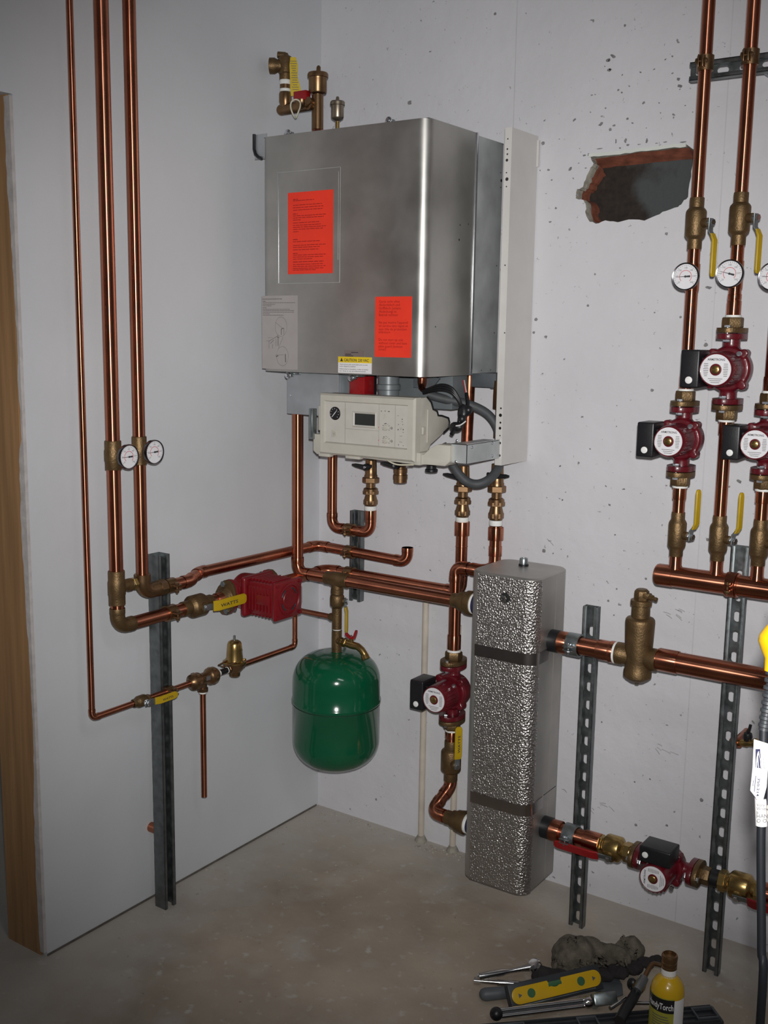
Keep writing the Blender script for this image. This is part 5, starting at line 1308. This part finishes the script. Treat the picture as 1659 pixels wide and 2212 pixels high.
for i, x in enumerate(XS_):
    z0 = ZH+.046; zv = zlv[i]; zp0, zp1 = pt[i]; pm = (zp0+zp1)/2; s_ = (zp0-zp1)/2/.0775
    ball_valve((x, YR, zv), Z, .0162, .0215, zv*0+.108, .066, stm, Z, 'bronze valve with upright yellow lever on the %s, above the header' % lab_r[i], 'lower zone valves', hl=.082, boss=.020, text=None, gw=.016, bend=.014, st=.014)
    R = .0143
    rp = pipe('copper_pipe', 'copper tube between header valve and pump on the %s' % lab_r[i], [(x, YR, zv+.052), (x, YR, zp1-.040)], R, sleeves=[((x, YR, zp1-.054), Z, .030, 'copper', 1.14)])
    tp = pump((x, YR, pm), Z, -Y, -X, ['red pump on the leftmost zone riser, lower than the second one', 'highest of the red pumps, on the second zone riser', 'red pump half cut off by the right edge'][i], 'red circulators with black terminal boxes', s=s_)
    teflon((x, YR, zp1-.0375), Z, .0185, .007, tp); teflon((x, YR, zp0+.0375), Z, .0185, .007, tp)
    g = zg[i]
    pipe('copper_pipe', 'copper tube above the pump on the %s, carrying the dial' % lab_r[i], [(x, YR, zp0+.040), (x, YR, zuv[i]-.056 if i < 2 else H)], R, sleeves=[((x, YR, zp0+.056), Z, .034, 'copper', 1.14), ((x, YR, g), Z, .062, 'copper', 1.12)] + ([((x, YR, zp0+.082), Z, .012, 'copper', 1.1)] if i == 1 else []))
    thermometer((x, YR-R*1.1, g), (0, -.030, 0), -Y, .0315, 'dial thermometer on the %s' % lab_r[i], 'dial thermometers on the zone risers', [182, 165, 181][i])
    if i == 2: continue      # above this the third riser is outside the frame
    ball_valve((x, YR, zuv[i]), Z, .0165, .0235, .116, .064, stm, -Z, 'upper bronze valve with lever hanging down on the %s' % lab_r[i], 'upper zone valves', hl=.082, boss=.020, gw=.016, bend=.012, st=.020)
    pipe('copper_pipe', 'upper copper length of the %s, running out of the top' % lab_r[i], [(x, YR, zuv[i]+.056), (x, YR, H)], R, sleeves=[])
    clamp((x, YR, hz.z-.002+.000*i), Z, R, Y, 'dark clamp on the horizontal strut, round the %s' % lab_r[i], 'clamps on the horizontal strut', w=.033)
# ------------------------------------------------------------------ hanging work light cord close to the photographer (right edge)
def at_depth(px, py, d): return CAM + ray(px, py)*d
D0 = 1.02
cp = [at_depth(1662, 1300, D0), at_depth(1651, 1500, D0), at_depth(1650, 1575, D0), at_depth(1647, 1740, D0), at_depth(1644, 1800, D0), at_depth(1644, 1900, D0), at_depth(1645, 2050, D0), at_depth(1642, 2212, D0)]
c0 = cp[-1]
hg = at_depth(1662, 1383, D0)
WL_ = thing('hanging_work_light', 'yellow work light with grey strain relief, white tags and black cord, hanging nearest', 'work light', (c0.x, c0.y, .0))
dn = Z*-1
def sm(pts, n=6):
    out = []
    for i in range(len(pts)-1):
        p0, p1, p2, p3 = pts[max(i-1, 0)], pts[i], pts[i+1], pts[min(i+2, len(pts)-1)]
        for k in range(n):
            t = k/n; out.append(.5*((2*p1)+(p2-p0)*t+(2*p0-5*p1+4*p2-p3)*t*t+(3*p1-p0-3*p2+p3)*t**3))
    return out+[pts[-1]]
tail = [V((c0.x, c0.y, .45)), V((c0.x+.01, c0.y+.005, .12)), V((c0.x+.06, c0.y-.02, .012)), V((c0.x+.22, c0.y-.05, .006))]
MB().tube(sm(cp[2:]+tail), .0042, 16).build('cord', M['cord'], WL_)
sr = MB(); top, bot = at_depth(1672, 1450, D0), at_depth(1650, 1578, D0); ax = (top-bot)
b = MB().cyl(bot, top, .0050, 20)
n_ = 8
for k in range(n_):
    q = bot+ax*((k+.35)/n_); rr_ = .0060+.00022*k; b.lathe(q, ax, [(0, rr_*.8), (.001, rr_), (.0038, rr_), (.0046, rr_*.8)], 20)
b.build('strain_relief', M['dark_grey'], WL_)
a_ = V(ax).normalized()
hc = at_depth(1681, 1385, D0)
MB().lathe(hc-a_*.030, a_, [(0, .008), (.012, .0095), (.020, .0145), (.027, .0180), (.033, .0180), (.040, .0145), (.048, .0095), (.09, .009)], 28).build('yellow_housing', M['bottle'], WL_)
hk = top+a_*.098
MB().cyl(hk, V((hk.x+RT.x*.03, hk.y+RT.y*.03, H)), .003, 10).build('hanging_cord', M['cord'], WL_)
# white tags wrapped round the cord
u = RT*1.0
tg = MB()
corn = [(1629, 1597), (1661, 1607), (1660, 1640), (1656, 1700), (1648, 1730), (1634, 1727), (1632, 1722), (1621, 1708), (1626, 1660)]
fr_ = [at_depth(px, py, D0-.008-.000*i) for i, (px, py) in enumerate(corn)]
o_ = fr_[0]
nrm = -fwd
tg.faces(fr_+[p-nrm*.0010 for p in fr_], [tuple(range(9)), tuple(range(17, 8, -1))]+[(i, (i+1) % 9, 9+(i+1) % 9, 9+i) for i in range(9)])
TG = tg.build('paper_flag', M['paper'], WL_)
dcor = (at_depth(1632, 1700, 1)-at_depth(1640, 1600, 1)).normalized(); ucor = RT*.97-dcor*.0
def tp(px, py): return at_depth(px, py, D0-.0092)
b = MB()
sl = [(1632, 1618), (1642, 1618), (1645, 1660), (1632, 1658)]
b.faces([tp(*p) for p in sl], [(0, 1, 2, 3)]); LOGO = b.build('logo_block', M['ink_navy'], TG)
b = MB()
def tp2(px, py): return at_depth(px, py, D0-.0096)
for seq, w_ in (([(1634, 1659), (1635, 1640), (1637, 1628), (1639, 1623)], .0010), ([(1639, 1659), (1637.5, 1645), (1637, 1634), (1639, 1624)], .0007), ([(1639, 1624), (1642, 1640), (1643.6, 1659)], .0005)):
    b.bar([tp2(*p) for p in seq], w_, u, .0002)
b.build('logo_swoosh', M['paper'], LOGO)
b = MB(); xd = (tp(1649, 1660)-tp(1645, 1620)).normalized(); write(b, 'Commercial', tp(1645.5, 1620), xd, RT, .0026, width=(tp(1649, 1660)-tp(1645.5, 1620)).length); b.build('lettering', M['ink_grey'], TG)
b = MB(); xd = (tp(1635, 1721)-tp(1638, 1680)).normalized(); write(b, '750-214', tp(1636.5, 1681), xd, RT, .0034, width=(tp(1634, 1720)-tp(1637, 1681)).length, bold=True)
b.bar([tp(1632.5, 1676), tp(1629.5, 1710)], .0006, RT, .0002); b.bar([tp(1627.5, 1686), tp(1626.5, 1698)], .0005, RT, .0002); b.build('number', M['ink_navy'], TG)
wr0, wr1 = at_depth(1643, 1724, D0), at_depth(1645, 1783, D0)
WR_ = MB().cyl(wr0, wr1, .0055, 24).build('wrapped_label', M['paper'], WL_)
b = MB()
for s_, py, sz in (('Very', 1742, .004), ('Whitw', 1750, .004), ('b', 1758, .004), ('HAN', 1767, .0052), ('O O', 1777, .0052)):
    p_ = at_depth(1634.5, py, D0-.0060); write(b, s_, p_, RT, -DN, sz)
b.build('lettering', M['ink_grey'], WR_)
tg2 = MB(); q = [at_depth(1652, 1738, D0+.004), at_depth(1668, 1742, D0+.004), at_depth(1666, 1772, D0+.004), at_depth(1652, 1776, D0+.004)]
tg2.faces(q+[p+fwd*.001 for p in q], [(0, 1, 2, 3), (7, 6, 5, 4), (0, 1, 5, 4), (1, 2, 6, 5), (2, 3, 7, 6), (3, 0, 4, 7)]); tg2.build('tan_label', M['pvc'], WL_)

# ------------------------------------------------------------------ tools on the floor
def fl_(px, py, z=0.0): return onz(px, py, z)
# torch fuel cylinder
ct = onz(1447, 2060, .272)
t = thing('torch_cylinder', 'yellow fuel cylinder with brass valve, standing among the floor tools', 'gas cylinder', (ct.x, ct.y, 0))
cb = V((ct.x, ct.y, 0)); RC = .0365
zc1 = ony(1444, 2100, ct.y).z
zs_ = zc1-.002
MB().lathe(cb, Z, [(0, RC*.93), (.004, RC*.985), (.008, RC), (zs_-.042, RC), (zs_-.028, RC*.955), (zs_-.016, RC*.80), (zs_-.008, RC*.58), (zs_-.004, RC*.45), (zs_, .0165)], 48).build('bottle', M['bottle'], t)
MB().lathe(cb+Z*(zs_-.006), Z, [(0, .0165), (.020, .0165), (.021, .0150)], 28).build('white_collar', M['white_plastic'], t)
hv = .272-zs_-.012
MB().lathe(cb+Z*(zs_+.012), Z, [(0, .0155), (.002, .0172), (.006, .0172), (.007, .0158), (.010, .0158), (.011, .0172), (.016, .0172), (.017, .0158), (.020, .0158), (.021, .0172), (hv-.006, .0178), (hv-.002, .0165), (hv, .0135), (hv-.006, .0125), (hv-.008, .0)], 28).build('brass_valve', M['brass_dark'], t)
vd = V((CAM.x-cb.x, CAM.y-cb.y, 0)).normalized(); a0 = math.atan2(vd.y, vd.x)
def cylstrip(b, a_from, a_to, z0, z1, r, z0b=None, z1b=None, n=24):
    P0, P1 = [], []
    for k in range(n+1):
        f = k/n; a = a_from+(a_to-a_from)*f; d = V((math.cos(a), math.sin(a), 0))*r
        P0.append(cb+d+Z*(z0+((z0b or z0)-z0)*f)); P1.append(cb+d+Z*(z1+((z1b or z1)-z1)*f))
    b.faces(P0+P1, [(k, k+1, n+2+k, n+1+k) for k in range(n)])
b = MB(); cylstrip(b, a0-1.9, a0+.45, .03, zs_-.040, RC+.0004); LB = b.build('wrap_label', M['label_lime'], t)
b = MB(); cylstrip(b, a0-1.9, a0+.45, zs_-.074, zs_-.042, RC+.0008); LK = b.build('black_band', M['black'], LB)
b = MB(); cylstrip(b, a0+.45, a0+1.3, .03, zs_-.044, RC+.0006); b.build('white_text_panel', M['paper'], t)
def cfn(a_start, z):
    return lambda x, y: cb+V((math.cos(a_start+x/RC), math.sin(a_start+x/RC), 0))*(RC+.0013)+Z*(z+y)
b = MB(); write(b, 'HandyTorch', None or (0, 0, 0), X, Y, .020, width=.060, bold=True, fn=cfn(a0-1.25, zs_-.066)); b.build('lettering', M['paper'], LK)
b = MB()
for k in range(7):
    cylstrip(b, a0-.9, a0+.1+.05*(k % 3), zs_-.085-.006*k, zs_-.083-.006*k, RC+.0008, n=10)
b.build('fine_print', M['ink_grey'], LB)
b = MB()
for k, (a_, w_) in enumerate(((-.75, .20), (-.45, .12), (-.2, .25), (.12, .2))): cylstrip(b, a0+a_, a0+a_+w_, zs_-.128-.004*(k % 2), zs_-.120, RC+.0009, n=6)
b.build('red_flame_print', M['ink_red'], LB)
b = MB(); cylstrip(b, a0-1.9, a0+.45, .03, zs_-.130, RC+.0007); b.build('pale_lower_label', M['paper'], LB)
# torch head lying beside it
h0, h1 = fl_(1408, 2098, .075), fl_(1372, 2185, .045)
t = thing('hand_torch', 'brass and black torch burner leaning left of the yellow cylinder', 'torch', fl_(1385, 2160, .0))
h2 = fl_(1360, 2150, .055)
MB().tube(sm([fl_(1430, 2086, .10), fl_(1412, 2082, .105), fl_(1402, 2092, .10), fl_(1392, 2112, .09)]), .0055, 12).build('bent_tube', M['brass_dark'], t)
MB().cyl(fl_(1392, 2112, .09), fl_(1376, 2140, .075), .0105, 18).build('burner_tip', M['zinc'], t)
MB().lathe(fl_(1386, 2122, .075), fl_(1374, 2142, .075)-fl_(1386, 2122, .075), [(0, .012), (.015, .0145), (.03, .0135), (.032, .009)], 18).build('brass_body', M['brass'], t)
MB().tube(sm([fl_(1378, 2135, .07), fl_(1368, 2155, .06), fl_(1352, 2180, .055), fl_(1338, 2206, .052)]), [.012]*6+[.0125]*6+[.013]*7, 14).build('black_handle', M['black'], t)
MB().ball(fl_(1366, 2126, .07), .013, 14, (1, .8, 1.2)).build('control_knob', M['black'], t)
# ratchet with plain handle
def toolz(px, py, z): return onz(px, py, z)
t = thing('ratchet_wrench', 'chrome ratchet handle with its head up, at the left end of the tools', 'wrench', toolz(1100, 2105, 0))
a_, b_ = toolz(1031, 2110, .030), toolz(1152, 2088, .046)
d_ = b_-a_
MB().tube([a_, a_+d_*.03, a_+d_*.45, a_+d_*.5, a_+d_*.58, a_+d_*.8, a_+d_*.97], [.005, .0085, .0085, .0065, .0055, .0065, .010], 16).build('handle', M['chrome'], t)
n3 = V((-.1, -.6, .8)).normalized()
MB().lathe(b_+d_*.03-n3*.010, n3, [(0, .014), (.003, .0175), (.018, .0175), (.022, .014), (.023, .006)], 24).build('head', M['chrome'], t)
t = thing('socket_extension', 'chrome socket extension bar below the ratchet', 'wrench', toolz(1080, 2125, 0))
a_, b_ = toolz(1024, 2118, .012), toolz(1132, 2127, .014); d_ = b_-a_
MB().tube([a_, a_+d_*.13], .0085, 18).build('socket', M['chrome'], t)
MB().tube([a_+d_*.13, a_+d_*.46], .0062, 16).build('shank', M['chrome'], t)
MB().tube([a_+d_*.46, a_+d_*.95, a_+d_*.99], [.0080, .0080, .006], 16).build('drive_end', M['chrome'], t)
t = thing('screwdriver', 'tool with smooth grey handle sticking out under the yellow level', 'tool', toolz(1060, 2150, 0))
a_, b_ = toolz(1036, 2149, .016), toolz(1140, 2140, .016); d_ = b_-a_
MB().tube([a_, a_+d_*.04, a_+d_*.12, a_+d_*.5, a_+d_*.8, a_+d_], [.006, .0125, .0155, .0145, .013, .012], 20).build('grip', M['mid_grey'], t)
MB().tube([b_, b_+d_*.9], .006, 12).build('shaft', M['zinc'], t)
# torpedo level
l0, l1 = toolz(1112, 2153, .045), toolz(1284, 2112, .045)
ux = (l1-l0).normalized(); vx = (V((-ux.y, ux.x, 0))*.55+Z*.80).normalized(); nx = ux.cross(vx).normalized()
if nx.dot(CAM-l0) < 0: nx = -nx
LL = (l1-l0).length; hw = .026
t = thing('torpedo_level', 'yellow and black torpedo level lying on the tool heap', 'level', toolz(1200, 2140, 0))
MB().box((l0+l1)/2-nx*.004, (LL*1.14, hw*2.2, .022), .002, (ux, vx, nx)).build('frame', M['dark_grey'], t)
poly = []; n = 12
for k in range(n+1): a = -PI/2+PI*k/n; poly.append((LL*.47+hw*.72*math.cos(a), hw*.72*math.sin(a)))
nt_ = []
for k in range(n+1): a = PI*k/n; nt_.append((-.004+.019*math.cos(a), hw*.72-.018*math.sin(a)))
poly += nt_
for k in range(n+1): a = PI/2+PI*k/n; poly.append((-LL*.47+hw*.72*math.cos(a), hw*.72*math.sin(a)))
MB().prism(poly, (l0+l1)/2+nx*.0075, ux, vx, nx*.0035, .0007).build('yellow_plate', M['bottle'], t)
cM = (l0+l1)/2
MB().cyl(cM+vx*.008-ux*.022+nx*.004, cM+vx*.008+ux*.014+nx*.004, .008, 16).build('centre_vial', M['vial'], t)
for f in (-.32, .30):
    MB().lathe(cM+ux*LL*f+nx*.0105, nx, [(0, .0105), (.001, .0105), (.0012, .008)], 20).box(cM+ux*LL*f+nx*.0118, (.016, .003, .001), 0, ((ux+vx).normalized(), (vx-ux).normalized(), nx)).build('end_vial', M['vial'], t)
for f in (-.46, .46): MB().lathe(cM+ux*LL*f+nx*.0105, nx, [(0, .006), (.0012, .006)], 3).build('hang_hole', M['mid_grey'], t)
MB().box(cM-vx*hw*.86+nx*.010, (LL*.92, .0025, .003), .0005, (ux, vx, nx)).build('chrome_edge', M['zinc'], t)
# long double shank wrench
t = thing('pipe_wrench', 'long chrome handled wrench lying before the yellow level', 'wrench', toolz(1160, 2180, 0))
a_, b_ = toolz(1072, 2190, .030), toolz(1262, 2166, .034); d_ = b_-a_
vv = (V((-d_.y, d_.x, 0)).normalized()*.6+Z*.8)
for s_ in (-.0062, .0062): MB().tube([a_+vv*s_, b_+vv*s_], .0052, 14).build('shank', M['chrome'], t)
MB().box((a_+b_)/2, (d_.length, .010, .005), 0, (d_.normalized(), vv, d_.normalized().cross(vv))).build('web', M['dark_grey'], t)
MB().ball(a_, .0155, 20, (1, 1, 1)).build('ring_end', M['black'], t)
MB().lathe(b_-d_.normalized()*.002, d_, [(0, .010), (.008, .0145), (.018, .013), (.022, .007), (.05, .006)], 18).build('swivel_head', M['chrome'], t)
MB().box(b_+d_.normalized()*.05+Z*.004, (.06, .03, .028), .005, (d_.normalized(), vv, d_.normalized().cross(vv))).build('jaw', M['zinc'], t)
# second bar
t = thing('extension_bar', 'thin chrome bar pointing at the yellow cylinder from the left', 'tool', toolz(1360, 2165, 0))
MB().cyl(toolz(1318, 2178, .032), toolz(1352, 2156, .036), .005, 12).build('rod', M['chrome'], t)
MB().cyl(toolz(1368, 2166, .036), toolz(1412, 2166, .036), .005, 12).build('rod', M['chrome'], t)
# trowel blade / grey scraper
t = thing('trowel', 'dull grey flat blade behind the level, under the dark cloth', 'tool', toolz(1310, 2130, 0))
P_ = [toolz(*p, .006) for p in ((1285, 2108), (1330, 2106), (1344, 2130), (1346, 2150), (1318, 2160), (1282, 2140))]
b = MB(); b.faces(P_+[p+Z*.004 for p in P_], [tuple(range(5, -1, -1)), tuple(range(6, 12))]+[(i, (i+1) % 6, 6+(i+1) % 6, 6+i) for i in range(6)]); b.build('blade', M['mid_grey'], t)
MB().tube([toolz(1300, 2150, .012), toolz(1290, 2162, .012), toolz(1282, 2172, .011)], .010, 12).build('tang', M['zinc'], t)
# long dark tool case at the bottom edge
c_0, c_1 = toolz(1030, 2222, .028), toolz(1548, 2176, .030)
ux = V((c_1.x-c_0.x, c_1.y-c_0.y, 0)).normalized(); uy = V((-ux.y, ux.x, 0)); LL = (V((c_1.x, c_1.y, 0))-V((c_0.x, c_0.y, 0))).length
t = thing('tool_case', 'long dark grey tool case lying open along the bottom edge', 'case', V(((c_0.x+c_1.x)/2, (c_0.y+c_1.y)/2, 0)))
cc = V(((c_0.x+c_1.x)/2, (c_0.y+c_1.y)/2, .0))-uy*.012
b = MB().box(cc+Z*.012, (LL, .062, .022), .004, (ux, uy, Z))
for k in (-.027, -.009, .012, .027): b.box(cc+Z*.024+uy*k, (LL*.97, .004, .007), .0012, (ux, uy, Z))
b.build('shell', M['dark_grey'], t)
b = MB()
for f, l in ((.44, .05), (-.05, .045), (-.36, .06)): 
    q = cc+ux*LL*f+Z*.027
    for sg in (-1, 1): b.box(q+uy*sg*.019, (l, .004, .006), .001, (ux, uy, Z)).box(q+ux*sg*l/2, (.004, .042, .006), .001, (ux, uy, Z))
b.build('tray_frame', M['mid_grey'], t)
# cloth heap
def lump(name, blobs, m_, parent, vox, disp, fr):
    b = MB()
    for p, r, s_ in blobs: b.ball(p, r, 24, s_)
    o = b.build(name, m_, parent, remesh=vox)
    dg = bpy.context.evaluated_depsgraph_get(); me = bpy.data.meshes.new_from_object(o.evaluated_get(dg))
    o.modifiers.clear(); o.data = me; me.materials.clear(); me.materials.append(m_)
    for v in me.vertices:
        n_ = v.normal; w_ = V(v.co)*fr
        v.co = v.co + n_*(disp*(noise.noise(w_)+.55*noise.noise(w_*2.3+V((3, 1, 2)))) + disp*.10*noise.noise(w_*9))
        if v.co.z+world_loc(o).z < .0015: v.co.z = .0015-world_loc(o).z
    me.polygons.foreach_set('use_smooth', [True]*len(me.polygons)); return o
g0 = onz(1290, 2095, .0)
t = thing('rag', 'crumpled dirty grey cloth heaped behind the tools', 'cloth', g0)
def rp(px, py, z): return onz(px, py, z)
lump('cloth', [(rp(1243, 2066, .045), .055, (1.05, .8, .95)), (rp(1278, 2062, .045), .045, (1.2, .7, .95)), (rp(1318, 2066, .045), .040, (1.5, .7, .85)), (rp(1358, 2050, .050), .036, (1.0, .7, .95)), (rp(1330, 2080, .030), .034, (1.4, .8, .8)), (rp(1232, 2090, .022), .032, (1.3, .9, .7))], M['rag'], t, .0035, .013, 15)
t = thing('strap', 'black cloth strap trailing from under the rag to the torch', 'cloth', onz(1360, 2090, 0))
lump('webbing', [(rp(1300, 2105, .025), .018, (1.6, 1, .8)), (rp(1335, 2100, .03), .019, (1.5, 1, .8)), (rp(1368, 2090, .035), .019, (1.3, 1, .8)), (rp(1395, 2078, .045), .016, (1.4, 1, .8)), (rp(1418, 2072, .055), .012, (1.5, 1, .7)), (rp(1210, 2108, .03), .018, (1.6, 1, .8)), (rp(1255, 2108, .03), .018, (1.6, 1, .8))], M['strap'], t, .003, .006, 40)
t = thing('pouch', 'dark brown flap lying behind the level, left of the rag', 'cloth', onz(1185, 2110, 0))
lump('leather', [(rp(1178, 2108, .035), .026, (1.3, .9, .8)), (rp(1200, 2112, .03), .020, (1.2, .9, .8)), (rp(1162, 2110, .03), .018, (1, .9, .8))], M['strap'], t, .003, .004, 30)
